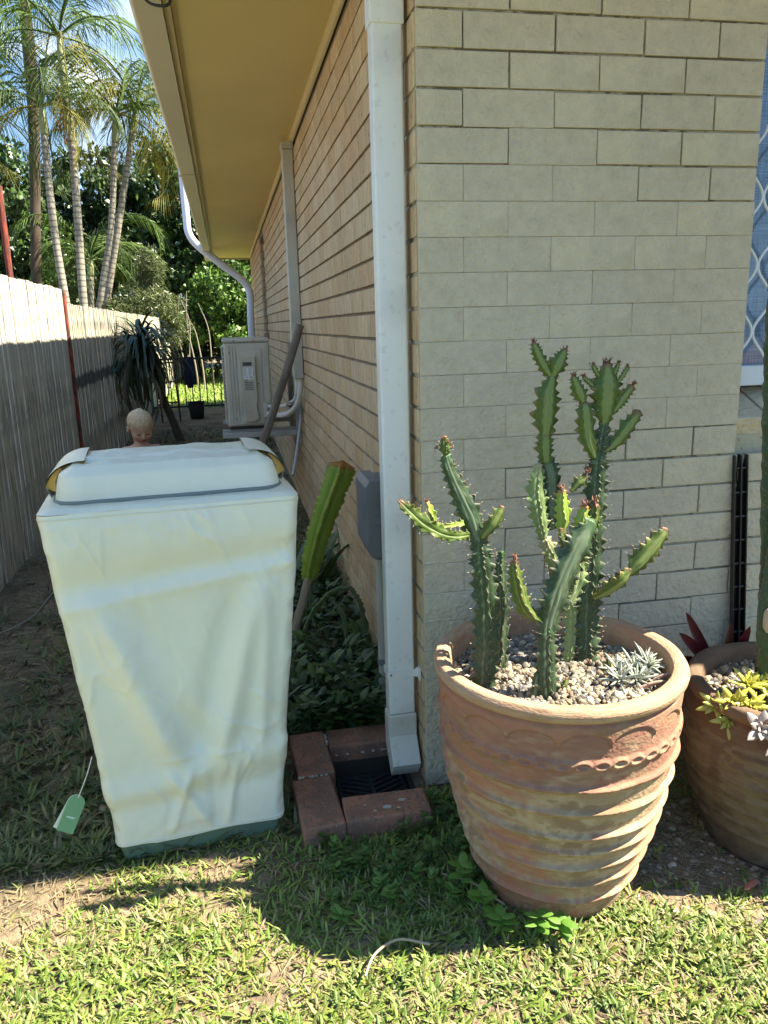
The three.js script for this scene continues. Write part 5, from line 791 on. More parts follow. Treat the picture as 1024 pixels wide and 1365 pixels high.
single('rusty_pole', taper([[-1.87, 0, -3.82, 0.022], [-1.87, 1.2, -3.8, 0.022], [-1.865, 2.27, -3.8, 0.021]], 10), M.rust, 'thin rusty pole standing behind the tall pale fence', 'pole');

// ---------------------------------------------------------------- far end: metal gate, towel, frame, bucket, spiky plant
{
  const g = thing('metal_gate', 'black metal bar gate closing the passage before the sunlit lawn', 'gate', [0, 0, -11.4]);
  part('top_rail', rbox(-1.72, -0.04, 0.845, 0.875, -0.0155, 0.0155, 0.003), M.black, g); part('bottom_rail', rbox(-1.72, -0.04, 0.07, 0.10, -0.0155, 0.0155, 0.003), M.black, g);
  for (let x = -1.66; x < -0.08; x += 0.115) part('bar', (() => { const c = new THREE.CylinderGeometry(0.009, 0.009, 0.745, 8); c.translate(x, 0.4725, 0); return c; })(), M.black, g);
  for (const x of [-1.74, -0.055]) part('post', rbox(x - 0.02, x + 0.02, 0, 0.93, -0.02, 0.02, 0.003), M.black, g);
  const tw = []; const p = [], q = []; const N = 16; for (let j = 0; j <= N; j++) for (let i = 0; i <= N; i++) { const u = i / N, v = j / N; p.push(-1.20 + 0.17 * u + 0.03 * v * (u - 0.3), 0.885 - 0.45 * v - 0.05 * (u > 0.2 && u < 0.75 ? v : 0), -11.37 + 0.02 * Math.sin(u * 14 + v * 2) * v); if (i < N && j < N) { const a = j * (N + 1) + i, b = a + N + 1; q.push(a, b, a + 1, a + 1, b, b + 1); } }
  const front = build(p, q), p2 = p.map((v, i) => i % 3 === 2 ? v - 0.045 - 0.01 * Math.sin(i) : i % 3 === 1 ? lerp(0.885, v, 0.8) : v), back = build(p2, q.slice()); const fold = rbox(-1.2, -1.03, 0.88, 0.889, -11.418, -11.368, 0.002);
  single('towel', merge([front, back, fold]), std([0.012, 0.018, 0.04], { roughness: 1, side: THREE.DoubleSide }), 'dark navy towel hung over the black gate', 'towel');
  const f = thing('leaning_rack', 'rusty metal frame with cross bars leaning before the black gate', 'rack', [-1.36, 0, -10.0]); f.rotation.set(-0.12, 0.2, 0.05);
  for (const x of [-0.13, 0.13]) part('upright', tube([[x, 0, 0], [x, 0.5, 0], [x, 1.0, 0], [x * 0.85, 1.09, 0]], 0.013, 8, 20), M.rustDark, f);
  for (const y of [0.28, 0.58, 0.86, 1.09]) part('cross_bar', tube([[-0.13, y, 0], [0, y + 0.003, 0], [0.13, y, 0]], 0.011, 8, 8), M.rustDark, f);
  const b = thing('bucket', 'black plastic bucket on the ground before the gate', 'bucket', [-1.0, 0, -10.3]);
  part('pail', new THREE.LatheGeometry([[0.0, 0.005], [0.10, 0.005], [0.112, 0.12], [0.125, 0.25], [0.13, 0.255], [0.118, 0.245], [0.10, 0.02], [0, 0.02]].map(v => new THREE.Vector2(...v)), 28), M.blackMatte, b);
  part('handle', (() => { const t = new THREE.TorusGeometry(0.124, 0.004, 6, 24, Math.PI); t.rotateX(0.9); t.translate(0, 0.24, 0); return t; })(), M.screw, b);
  // spiky plant on a leaning trunk
  const s = thing('dragon_tree', 'spiky dark strap-leaved plant on a leaning trunk beside the fence', 'plant');
  part('trunk', taper([[-1.12, -0.02, -7.95, 0.05], [-1.22, 0.3, -7.95, 0.045], [-1.36, 0.75, -7.95, 0.042], [-1.46, 1.15, -7.95, 0.045]], 12, 6, 0.15), M.bark, s);
  const r = rng(71), lm = M.leaf([0.035, 0.06, 0.022], 0.15, 0.4), gl = [0.6, 0.75, 0.85].map(l => blade(l, 0.03, 2.3, 9, 0.35, 0.45)), dead = std([0.19, 0.15, 0.09], { roughness: 1, side: THREE.DoubleSide });
  for (let i = 0; i < 270; i++) { const m = part('leaf', gl[i % 3], i < 36 ? dead : lm, s); const az = r() * 6.283, el = i < 36 ? 1.5 + r() * 0.8 : 0.15 + r() * 2.0; m.rotation.order = 'YXZ'; m.rotation.set(el, az, (r() - 0.5) * 0.4); m.position.set(-1.50 + (r() - 0.5) * 0.14, 1.04 + (r() - 0.5) * 0.28 + (i < 36 ? -0.1 : 0.05), -7.95 + (r() - 0.5) * 0.14); }
  single('garden_hose', tube([[-1.9 + 0.12, 0.012, -1.45], [-1.60, 0.012, -1.61], [-1.505, 0.012, -1.78], [-1.474, 0.013, -2.13], [-1.436, 0.012, -2.44], [-1.36, 0.012, -2.9]], 0.0035, 6, 80), std([0.30, 0.29, 0.25], { roughness: 0.7 }), 'thin grey cord lying on the bare soil along the fence', 'cord');
  single('coiled_hose', tube([[-0.35, 0.015, -5.4], [-0.6, 0.015, -5.6], [-0.78, 0.015, -6.2], [-0.62, 0.015, -6.7], [-0.5, 0.03, -6.9], [-0.62, 0.02, -7.1]], 0.010, 8, 80), std([0.33, 0.29, 0.22], { roughness: 0.6 }), 'pale hose curling over the ground below the air conditioner', 'hose');
}

// ---------------------------------------------------------------- toddler behind the barbecue
function sdfMesh(sdf, c, half, res) {
  const mc = new MarchingCubes(res, undefined, false, false, 200000); mc.isolation = 0; const h = res / 2;
  for (let k = 0; k < res; k++) for (let j = 0; j < res; j++) for (let i = 0; i < res; i++) mc.field[i + j * res + k * res * res] = -sdf(c[0] + (i - h) / h * half, c[1] + (j - h) / h * half, c[2] + (k - h) / h * half) * 10;
  mc.update(); const n = mc.count, p = new Float32Array(n * 3); for (let i = 0; i < n; i++) { p[i * 3] = c[0] + mc.positionArray[i * 3] * half; p[i * 3 + 1] = c[1] + mc.positionArray[i * 3 + 1] * half; p[i * 3 + 2] = c[2] + mc.positionArray[i * 3 + 2] * half; }
  let g = new THREE.BufferGeometry(); g.setAttribute('position', new THREE.BufferAttribute(p, 3)); g = mergeVertices(g, 1e-5); g.computeVertexNormals(); return g;
}
const smin = (a, b, k) => { const h = clamp(0.5 + 0.5 * (b - a) / k); return b + (a - b) * h - k * h * (1 - h); };
const cap = (x, y, z, a, b, ra, rb) => { const bx = b[0] - a[0], by = b[1] - a[1], bz = b[2] - a[2], t = clamp(((x - a[0]) * bx + (y - a[1]) * by + (z - a[2]) * bz) / (bx * bx + by * by + bz * bz)); return Math.hypot(x - a[0] - bx * t, y - a[1] - by * t, z - a[2] - bz * t) - lerp(ra, rb, t); };
const ell = (x, y, z, c, r) => { const a = (x - c[0]) / r[0], b = (y - c[1]) / r[1], d = (z - c[2]) / r[2], k = Math.hypot(a, b, d); return (k - 1) * Math.min(...r) * (k > 1 ? 1 : 1); };
{
  const t = thing('person', 'bare-shouldered blond toddler looking down behind the covered barbecue', 'person', [-1.045, 0, -2.95]);
  t.rotation.y = 0.22;
  const skin = [0.55, 0.345, 0.25];
  const J = { neck: [0, 0.665, -0.005], chest: [0, 0.58, 0], belly: [0, 0.44, 0.012], hip: [0, 0.36, 0] };
  const limbs = []; for (const s of [-1, 1]) { const sh = [s * 0.096, 0.618, 0], el = [s * 0.132, 0.50, 0.01], wr = [s * 0.105, 0.405, 0.055]; limbs.push([sh, el, 0.030, 0.024], [el, wr, 0.024, 0.017]);
    const pm = [wr[0] - s * 0.003, wr[1] - 0.028, wr[2] + 0.012]; limbs.push([wr, pm, 0.017, 0.016]); for (let f = 0; f < 4; f++) { const b = [pm[0] + s * 0.001, pm[1] - 0.008, pm[2] - 0.012 + f * 0.009], m = [b[0] - s * 0.004, b[1] - 0.018, b[2] + 0.003], e = [m[0] - s * 0.008, m[1] - 0.012 - (f === 1 || f === 2 ? 0.003 : 0), m[2] + 0.003]; limbs.push([b, m, 0.0058, 0.0052], [m, e, 0.0052, 0.0045]); } limbs.push([[pm[0] - s * 0.004, pm[1] + 0.008, pm[2] + 0.014], [pm[0] - s * 0.012, pm[1] - 0.012, pm[2] + 0.024], 0.006, 0.005]);
    const hp = [s * 0.045, 0.35, 0], kn = [s * 0.055, 0.195, 0.012], an = [s * 0.055, 0.045, -0.005], toe = [s * 0.062, 0.018, 0.07]; limbs.push([hp, kn, 0.052, 0.036], [kn, an, 0.034, 0.022], [an, [s * 0.056, 0.024, 0.01], 0.022, 0.022], [[s * 0.056, 0.022, 0.0], toe, 0.021, 0.016]); }
  const body = (x, y, z) => { let d = ell(x, y, z, [0, 0.56, 0], [0.088, 0.085, 0.06]); d = smin(d, ell(x, y, z, [0, 0.44, 0.015], [0.088, 0.10, 0.075]), 0.04); d = smin(d, ell(x, y, z, [0, 0.36, 0], [0.082, 0.06, 0.066]), 0.03); d = smin(d, cap(x, y, z, [0, 0.60, -0.005], [0, 0.70, 0.0], 0.042, 0.034), 0.03); d = smin(d, cap(x, y, z, [-0.09, 0.62, 0], [0.09, 0.62, 0], 0.032, 0.032), 0.03); for (const [a, b, ra, rb] of limbs) if (y < Math.max(a[1], b[1]) + 0.08 && y > Math.min(a[1], b[1]) - 0.08) d = smin(d, cap(x, y, z, a, b, ra, rb), 0.012); return d; };
  const bg = sdfMesh(body, [0, 0.36, 0.02], 0.40, 80);
  // head in its own frame, then tipped forward
  const head = (x, y, z) => {
    let d = ell(x, y, z, [0, 0.028, -0.012], [0.0705, 0.072, 0.084]); d = smin(d, ell(x, y, z, [0, -0.03, 0.022], [0.052, 0.052, 0.050]), 0.035); const ax = Math.abs(x);
    d = smin(d, ell(ax, y, z, [0.030, -0.030, 0.044], [0.024, 0.024, 0.022]), 0.018); // cheeks
    d = smin(d, ell(x, y, z, [0, -0.068, 0.046], [0.020, 0.014, 0.015]), 0.014); // chin
    d = smin(d, cap(x, y, z, [0, 0.0, 0.066], [0, -0.026, 0.080], 0.006, 0.0095), 0.010); d = smin(d, ell(ax, y, z, [0.008, -0.030, 0.074], [0.006, 0.005, 0.006]), 0.005); // nose
    d = smin(d, ell(x, y, z, [0, -0.046, 0.069], [0.017, 0.004, 0.006]), 0.004); d = smin(d, ell(x, y, z, [0, -0.054, 0.068], [0.014, 0.0045, 0.006]), 0.004); // lips
    const eye = ell(ax, y, z, [0.028, -0.006, 0.076], [0.015, 0.010, 0.012]); d = -smin(-d, eye, 0.010); d = smin(d, ell(ax, y, z, [0.028, -0.006, 0.056], [0.013, 0.010, 0.011]), 0.003); // sockets and lids
    const ear = Math.max(ell(ax, y, z, [0.073, -0.004, -0.008], [0.007, 0.023, 0.015]), -ell(ax, y, z, [0.082, -0.004, -0.003], [0.006, 0.014, 0.008])); d = smin(d, ear, 0.004); return smin(d, cap(x, y, z, [0, -0.05, -0.02], [0, -0.10, -0.03], 0.036, 0.036), 0.02);
  };
  const hg = sdfMesh(head, [0, -0.005, 0], 0.115, 72);
  const pose = new THREE.Matrix4().compose(V(0.004, 0.762, 0.018), new THREE.Quaternion().setFromEuler(new THREE.Euler(0.42, 0.12, -0.03)), V(1, 1, 1));
  const colour = (g, fn) => { const p = g.attributes.position, c = new Float32Array(p.count * 3); for (let i = 0; i < p.count; i++) c.set(fn(p.getX(i), p.getY(i), p.getZ(i)), i * 3); g.setAttribute('color', new THREE.BufferAttribute(c, 3)); return g; };
  colour(hg, (x, y, z) => { const lip = z > 0.06 && Math.abs(x) < 0.017 && y < -0.041 && y > -0.060; const lid = z > 0.045 && Math.hypot((Math.abs(x) - 0.028) / 1.5, (y + 0.0135) * 2.2) < 0.0085 && y < -0.009; const k = 1 + 0.06 * n3(x * 40, y * 40, z * 40); if (lip) return [0.36, 0.11, 0.085]; if (lid) return [0.10, 0.055, 0.035]; return skin.map((v, i) => v * k * (i && Math.abs(x) > 0.02 && y < -0.015 && z > 0.03 ? 0.93 : 1)); });
  hg.applyMatrix4(pose); colour(bg, (x, y, z) => { const k = 1 + 0.05 * n3(x * 20, y * 20, z * 20); return skin.map(v => v * k); });
  part('body', merge([bg, hg]), phy([1, 1, 1], { vertexColors: true, roughness: 0.55 }), t);
  const hair = (x, y, z) => { const o = 0.0016 * fbm(x * 60 + 3, y * 20, z * 50, 3); let d = ell(x, y, z, [0, 0.033, -0.016], [0.0745, 0.0745, 0.087]) + o; const front = 0.052 - 0.10 * (0.06 - z) ; const line = lerp(-0.045, 0.044, sm(-0.03, 0.07, z)) - 0.010 * Math.abs(x) / 0.07 * sm(0, 0.05, z) + 0.008 * n3(x * 90, z * 30, 2); d = Math.max(d, line - y); return smin(d, ell(x, y, z, [0.006, 0.104, -0.035], [0.016, 0.007, 0.016]), 0.008); };
  const hr = sdfMesh(hair, [0, 0.03, -0.01], 0.125, 72); hr.applyMatrix4(pose); const hc = colour(hr, (x, y, z) => { const k = 0.8 + 0.4 * n3(x * 160, y * 40, z * 120); return [0.66 * k, 0.54 * k, 0.36 * k]; });
  part('hair', hc, phy([1, 1, 1], { vertexColors: true, roughness: 0.6 }), t);
  const np = (x, y, z) => { let d = ell(x, y, z, [0, 0.345, 0], [0.095, 0.075, 0.085]); d = Math.max(d, y - 0.39, 0.285 - y); return d; };
  const ng = sdfMesh(np, [0, 0.34, 0], 0.12, 50); part('nappy', ng, std([0.75, 0.74, 0.7]), t);
}

// ---------------------------------------------------------------- palms and trees beyond the fence
function palm({ label, path, fronds, fl, mat, seed, shaft = 0.5, spread = 1, dead = 0, fruit }) {
  const t = thing('palm_tree', label, 'palm tree', [0, 0, 0], 'palms beyond the fence'), r = rng(seed);
  part('trunk', taper(path, 14, 6, 0.05), shaft ? M.palmBark : M.bark, t); const top = path[path.length - 1], T = V(top[0], top[1], top[2]);
  const dir = V(top[0] - path[path.length - 2][0], top[1] - path[path.length - 2][1], top[2] - path[path.length - 2][2]).normalize();
  if (shaft) { const e = T.clone().addScaledVector(dir, shaft); part('crownshaft', taper([[T.x, T.y - 0.05, T.z, top[3] * 1.05], [lerp(T.x, e.x, 0.5), lerp(T.y, e.y, 0.5), T.z, top[3] * 1.15], [e.x, e.y, e.z, top[3] * 0.6]], 12), M.shaft, t); T.copy(e); }
  for (let i = 0; i < fronds; i++) {
    const az = i * 2.39996 + r() * 0.5, el = lerp(1.35, -0.15, (i + r() * 0.5) / fronds) * spread, len = fl * (0.8 + r() * 0.4), N = 13, pts = []; let p = T.clone(), a = el;
    for (let k = 0; k <= N; k++) { pts.push(p.clone()); p = p.clone().add(V(Math.cos(az) * Math.cos(a), Math.sin(a), Math.sin(az) * Math.cos(a)).multiplyScalar(len / N)); a -= (0.10 + 0.02 * k) * (0.75 + 0.5 * r()); }
    const rach = taper(pts.filter((_, k) => k % 2 === 0 || k === N).map((v, k, A) => [v.x, v.y, v.z, lerp(0.022, 0.005, k / (A.length - 1))]), 5, 3);
    const pos = [], idx = []; const cv = new THREE.CatmullRomCurve3(pts), NL = 44;
    for (let k = 5; k <= NL; k++) for (const s of [-1, 1]) {
      const u = k / NL, P = cv.getPoint(u), D = cv.getTangent(u), side = new THREE.Vector3().crossVectors(D, V(0, 1, 0)).normalize().multiplyScalar(s), L2 = len * 0.32 * Math.pow(Math.sin(Math.PI * (0.15 + 0.8 * u)), 0.6) * (0.85 + 0.3 * r()), out = side.clone().multiplyScalar(0.8).addScaledVector(D, 0.65 + 0.5 * u).addScaledVector(V(0, 1, 0), -0.10 - 0.25 * r()).normalize(), w = 0.026, wv = D.clone().multiplyScalar(w * 0.5).add(V(0, w * 0.55 * s * (r() - 0.3), 0));
      const M1 = P.clone().addScaledVector(out, L2 * 0.5), E = P.clone().addScaledVector(out, L2).add(V(0, -L2 * (0.22 + 0.3 * r()), 0)), b = pos.length / 3;
      pos.push(P.x, P.y, P.z, M1.x + wv.x, M1.y + wv.y, M1.z + wv.z, M1.x - wv.x, M1.y - wv.y, M1.z - wv.z, E.x, E.y, E.z); idx.push(b, b + 1, b + 2, b + 1, b + 3, b + 2);
    }
    part('frond', merge([rach, build(pos, idx)]), i >= fronds - dead ? M.frondYellow : (i % 4 === 3 ? M.frondGrey : mat), t);
  }
  if (fruit) { const l = []; for (let k = 0; k < 60; k++) { const g = new THREE.IcosahedronGeometry(0.02, 0); g.translate(path.at(-1)[0] - 0.12 + (r() - 0.5) * 0.14, path.at(-1)[1] + 0.1 - r() * 0.9, path.at(-1)[2] + 0.1 + (r() - 0.5) * 0.15); l.push(g); } part('fruit_cluster', merge(l), std([0.35, 0.05, 0.04]), t, 'stuff'); }
  return t;
}
palm({ label: 'tall palm with pale grey ringed trunk and red fruit below its crown', path: [[-3.08, -0.05, -14, 0.11], [-3.06, 1.8, -14, 0.076], [-3.0, 3.24, -14, 0.07], [-2.95, 4.51, -14, 0.07], [-2.96, 5.4, -14, 0.07]], fronds: 12, fl: 2.4, mat: M.frond, seed: 201, shaft: 0.95, fruit: true, dead: 1 });
palm({ label: 'palm with a slim straight trunk leaning towards the house, in a pair', path: [[-3.3, -0.05, -15, 0.10], [-2.92, 1.82, -15, 0.064], [-2.54, 3.35, -15, 0.06], [-2.39, 4.32, -15, 0.06], [-2.31, 4.9, -15, 0.06]], fronds: 11, fl: 2.1, mat: M.frond, seed: 202, shaft: 0.5, dead: 1 });
palm({ label: 'thinnest yellow-ringed palm of the leaning pair, closest to the gutter', path: [[-3.3, -0.05, -15.5, 0.09], [-2.83, 1.95, -15.5, 0.07], [-2.42, 3.55, -15.5, 0.066], [-2.17, 4.54, -15.5, 0.062], [-2.0, 5.2, -15.5, 0.06]], fronds: 13, fl: 2.2, mat: M.frondYellow, seed: 203, shaft: 0.4, dead: 4 });
palm({ label: 'grey leaning palm trunk behind the tall fence with low hanging fronds', path: [[-3.2, -0.05, -13.5, 0.11], [-3.28, 1.87, -13.5, 0.07], [-3.33, 2.93, -13.5, 0.066], [-3.33, 3.8, -13.5, 0.062], [-3.31, 4.7, -13.5, 0.06]], fronds: 10, fl: 2.0, mat: M.frondGrey, seed: 204, shaft: 0.4, dead: 2 });
palm({ label: 'big dark palm with a thick shaggy trunk behind the other palms', path: [[-4.6, -0.05, -17, 0.18], [-4.5, 2.03, -17, 0.11], [-4.18, 5.1, -17, 0.11], [-4.06, 6.54, -17, 0.12], [-4.03, 7.9, -17, 0.12]], fronds: 13, fl: 2.6, mat: M.frondGrey, seed: 205, shaft: 0, dead: 0 });
palm({ label: 'low young palm with arching fronds at the foot of the palms', path: [[-3.5, -0.05, -17.5, 0.08], [-3.5, 1.4, -17.5, 0.075], [-3.4, 2.6, -17.5, 0.07]], fronds: 13, fl: 2.2, mat: M.frond, seed: 206, shaft: 0.3, spread: 0.95 });
palm({ label: 'feathery grey palm crown rising left of the tall fruiting palm', path: [[-5.2, -0.05, -15, 0.11], [-5.1, 2.5, -15, 0.1], [-5.0, 5.0, -15, 0.1]], fronds: 13, fl: 2.4, mat: M.frondGrey, seed: 207, shaft: 0.4 });

const leafTri = (() => { const g = new THREE.BufferGeometry(); g.setAttribute('position', new THREE.Float32BufferAttribute([0, 0, 0, -0.32, 0.5, 0.06, 0.32, 0.5, 0.06, 0, 1, 0], 3)); g.setIndex([0, 2, 1, 1, 2, 3]); g.computeVertexNormals(); return g; })();
function tree({ name = 'tree', label, cat = 'tree', base, trunk, blobs, leaves, size, cols, seed, group, up = 0.3, needle = false }) {
  const t = thing(name, label, cat, [0, 0, 0], group), r = rng(seed);
  part('trunk', taper(trunk, 9, 5, 0.1), M.bark, t);
  const lb = []; for (const [x, y, z, R] of blobs) { const k = trunk[Math.min(trunk.length - 1, 1 + Math.floor(r() * (trunk.length - 1)))]; lb.push(taper([[k[0], k[1], k[2], k[3] * 0.5], [lerp(k[0], x, 0.5) + (r() - 0.5) * 0.2, lerp(k[1], y, 0.6), lerp(k[2], z, 0.5), k[3] * 0.35], [x, y, z, k[3] * 0.15]], 6, 3)); } for (const g of lb) part('limb', g, M.bark, t);
  const m = new THREE.InstancedMesh(leafTri, M.treeLeaf, leaves), o = new THREE.Object3D(), c = new THREE.Color(); const vol = blobs.map(b => b[3] ** 2), tot = vol.reduce((a, b) => a + b);
  // clumps inside each lobe, leaves inside each clump
  const cl = blobs.map((b, bi) => { const n = Math.max(6, Math.round(b[3] * b[3] * 26)), l = []; for (let i = 0; i < n; i++) { const u = r() * 2 - 1, a = r() * 6.283, q = Math.sqrt(1 - u * u), R = b[3] * (0.55 + 0.5 * Math.pow(r(), 0.6)); l.push([b[0] + R * q * Math.cos(a), b[1] + R * u * 0.85, b[2] + R * q * Math.sin(a), 0.16 + r() * 0.22 * Math.min(1.6, b[3])]); } return l; });
  let n = 0; for (let bi = 0; bi < blobs.length; bi++) { const cnt = bi === blobs.length - 1 ? leaves - n : Math.round(leaves * vol[bi] / tot); for (let i = 0; i < cnt && n < leaves; i++, n++) { const k = cl[bi][Math.floor(r() * cl[bi].length)]; const u = r() * 2 - 1, a = r() * 6.283, q = Math.sqrt(1 - u * u), R = k[3] * Math.cbrt(r()) * 1.25; o.position.set(k[0] + R * q * Math.cos(a), k[1] + R * u * 0.8, k[2] + R * q * Math.sin(a)); o.rotation.set(r() * 6, r() * 6, r() * 6); const s = size * (0.6 + r() * 0.8); o.scale.set(s * (needle ? 0.35 : 1), s * (needle ? 1.5 : 1), s); o.updateMatrix(); m.setMatrixAt(n, o.matrix); const cc = cols[Math.floor(r() * cols.length)], kk = 0.75 + r() * 0.5; m.setColorAt(n, c.setRGB(cc[0] * kk, cc[1] * kk, cc[2] * kk)); } }
  m.name = 'crown'; m.userData.kind = 'stuff'; m.castShadow = m.receiveShadow = true; t.add(m); return t;
}
const dk = [[0.03, 0.06, 0.016], [0.045, 0.085, 0.02], [0.06, 0.11, 0.025]], md = [[0.06, 0.12, 0.02], [0.09, 0.17, 0.028], [0.05, 0.10, 0.02]], ol = [[0.13, 0.16, 0.05], [0.10, 0.135, 0.045], [0.16, 0.19, 0.06]];
tree({ label: 'dark broadleaf tree filling the gap between palms and gutter', trunk: [[-1.3, 0, -20, 0.2], [-1.3, 2, -20, 0.17], [-1.2, 4, -20, 0.1]], blobs: [[-1.2, 4.6, -20, 1.3], [-0.3, 3.6, -19.6, 1.3], [-2.0, 3.4, -20.4, 1.3], [-0.8, 2.4, -19.5, 1.1], [0.6, 3.4, -20, 1.4], [-1.6, 5.3, -20.6, 1.0]], leaves: 22000, size: 0.15, cols: dk.concat(md), seed: 301 });
tree({ label: 'dense dark tree standing behind the palm trunks', trunk: [[-3.6, 0, -21, 0.25], [-3.6, 2.4, -21, 0.2], [-3.5, 4.4, -21, 0.12]], blobs: [[-3.6, 4.7, -21, 1.3], [-2.6, 4.0, -21, 1.2], [-4.6, 4.0, -21, 1.3], [-3.2, 2.6, -20.4, 1.4], [-4.6, 2.3, -20.4, 1.3], [-2.2, 5.2, -22, 1.0]], leaves: 22000, size: 0.16, cols: dk, seed: 302 });
tree({ label: 'dark leafy tree at the far left behind the rusty pole', trunk: [[-6.4, 0, -20, 0.25], [-6.3, 2.4, -20, 0.2], [-6.2, 4.2, -20, 0.12]], blobs: [[-6.2, 4.6, -20, 1.4], [-5.4, 3.4, -19.5, 1.3], [-7.2, 3.4, -20, 1.4], [-6.0, 2.2, -19.5, 1.3], [-5.6, 5.2, -20.5, 0.9]], leaves: 17000, size: 0.16, cols: dk.concat(md), seed: 303 });
tree({ name: 'conifer_bush', label: 'rounded olive-green conifer bush above the far fence', cat: 'bush', trunk: [[-2.1, 0, -15.2, 0.1], [-2.1, 0.9, -15.2, 0.08], [-2.05, 1.8, -15.2, 0.05]], blobs: [[-2.05, 1.55, -15.2, 0.62], [-2.4, 1.7, -15.2, 0.42], [-1.72, 1.7, -15.2, 0.42], [-2.05, 2.25, -15.2, 0.45], [-1.95, 2.65, -15.2, 0.24], [-1.55, 1.3, -15.1, 0.35]], leaves: 20000, size: 0.075, cols: ol, seed: 304, needle: true });
tree({ name: 'shrub', label: 'bright glossy leafy shrub beside the far downpipe', cat: 'shrub', trunk: [[-0.45, 0, -18, 0.1], [-0.45, 0.8, -18, 0.08], [-0.4, 1.6, -18, 0.05]], blobs: [[-0.4, 1.9, -18, 0.75], [-0.95, 1.6, -17.8, 0.6], [0.25, 1.7, -18, 0.75], [-0.3, 1.1, -17.6, 0.6], [-0.85, 2.35, -18.2, 0.5], [0.3, 2.5, -18.4, 0.6], [0.9, 1.5, -18, 0.8]], leaves: 14000, size: 0.11, cols: [[0.11, 0.21, 0.03], [0.16, 0.27, 0.04], [0.07, 0.14, 0.025]], seed: 305 });
tree({ name: 'shrub', label: 'dark hedge plant behind the bare stems past the gate', cat: 'shrub', trunk: [[-1.6, 0, -19, 0.08], [-1.6, 0.7, -19, 0.06], [-1.5, 1.4, -19, 0.04]], blobs: [[-1.6, 1.3, -19, 0.7], [-1.0, 0.9, -19.2, 0.6], [-2.2, 1.2, -19, 0.6], [0.6, 0.7, -19.4, 0.8], [-0.3, 0.6, -19.3, 0.6]], leaves: 9000, size: 0.11, cols: dk.concat(md), seed: 306 });
tree({ label: 'wide dark tree closing the view far behind the lawn', trunk: [[1, 0, -27, 0.3], [1, 2.4, -27, 0.24], [1, 4.5, -27, 0.14]], blobs: [[0, 3.6, -26, 2.0], [2, 3.6, -27, 2.0], [-1.5, 2.0, -26, 1.7], [0.5, 1.4, -25.5, 1.6], [-3.5, 2.2, -26, 1.9], [-6, 2.4, -26, 2.1], [-8.4, 3.0, -26, 2.2], [-4.8, 4.0, -27, 1.8]], leaves: 26000, size: 0.22, cols: dk, seed: 307 });
{ // pale bare stems beside the far fence, white post
  const r = rng(77); for (let i = 0; i < 5; i++) { const x = -1.42 + i * 0.14 + r() * 0.05, z = -15.2 - r(); single('bare_stem', taper([[x, 0, z, 0.016], [x + (r() - 0.5) * 0.1, 0.6, z, 0.014], [x - 0.05 + (r() - 0.5) * 0.2, 1.2 + r() * 0.5, z, 0.009], [x - 0.1 + (r() - 0.5) * 0.4, 1.5 + r() * 0.6, z, 0.005]], 6, 5, 0.2), std([0.33, 0.29, 0.23], { roughness: 1 }), 'pale bare stem of a leafless shrub standing past the metal gate', 'stem', 'bare stems past the gate'); }
  const g = thing('grass_clump', 'clump of long bright strappy leaves spilling over the low fence', 'plant', [-1.98, 1.0, -9.2]); const lm = M.leaf([0.20, 0.28, 0.06], 0.35, 0.5), gl = [0.5, 0.7].map(l => blade(l, 0.022, 2.2, 8, 0.3, 0.5)); for (let i = 0; i < 60; i++) { const m = part('leaf', gl[i % 2], lm, g); m.rotation.order = 'YXZ'; m.rotation.set(r() * 0.8, r() * 6.283, 0); m.position.set((r() - 0.5) * 0.2, 0.1 + r() * 0.2, (r() - 0.5) * 0.5); }
  part('stem', taper([[0, -1.0, 0, 0.03], [0, -0.4, 0, 0.03], [0, 0.25, 0, 0.03]], 8), M.bark, g);
}

// ---------------------------------------------------------------- grass, thatch, weeds
function colored(g, fn) { const p = g.attributes.position, u = g.attributes.uv, c = new Float32Array(p.count * 3); for (let i = 0; i < p.count; i++) c.set(fn(u.getX(i), u.getY(i)), i * 3); g.setAttribute('color', new THREE.BufferAttribute(c, 3)); return g; }
function clump(n, l0, l1, w, seed, lean = [0.5, 1.5], bend = 0.7) { const r = rng(seed), l = []; for (let i = 0; i < n; i++) { const g = colored(blade(lerp(l0, l1, r()), w * (0.7 + r() * 0.6), bend * (0.4 + r()), 3, 0.35, 0.6), () => { const k = 0.8 + 0.4 * 0.5; return [k, k, k]; }); const yel = r(); const cc = g.attributes.color; for (let q = 0; q < cc.count; q++) cc.setXYZ(q, 1 + yel * 0.2, 1, 1 - yel * 0.2); g.rotateX(lerp(lean[0], lean[1], r())); g.rotateY(r() * 6.283); g.translate((r() - 0.5) * 0.025, 0, (r() - 0.5) * 0.025); l.push(g); } return merge(l); }
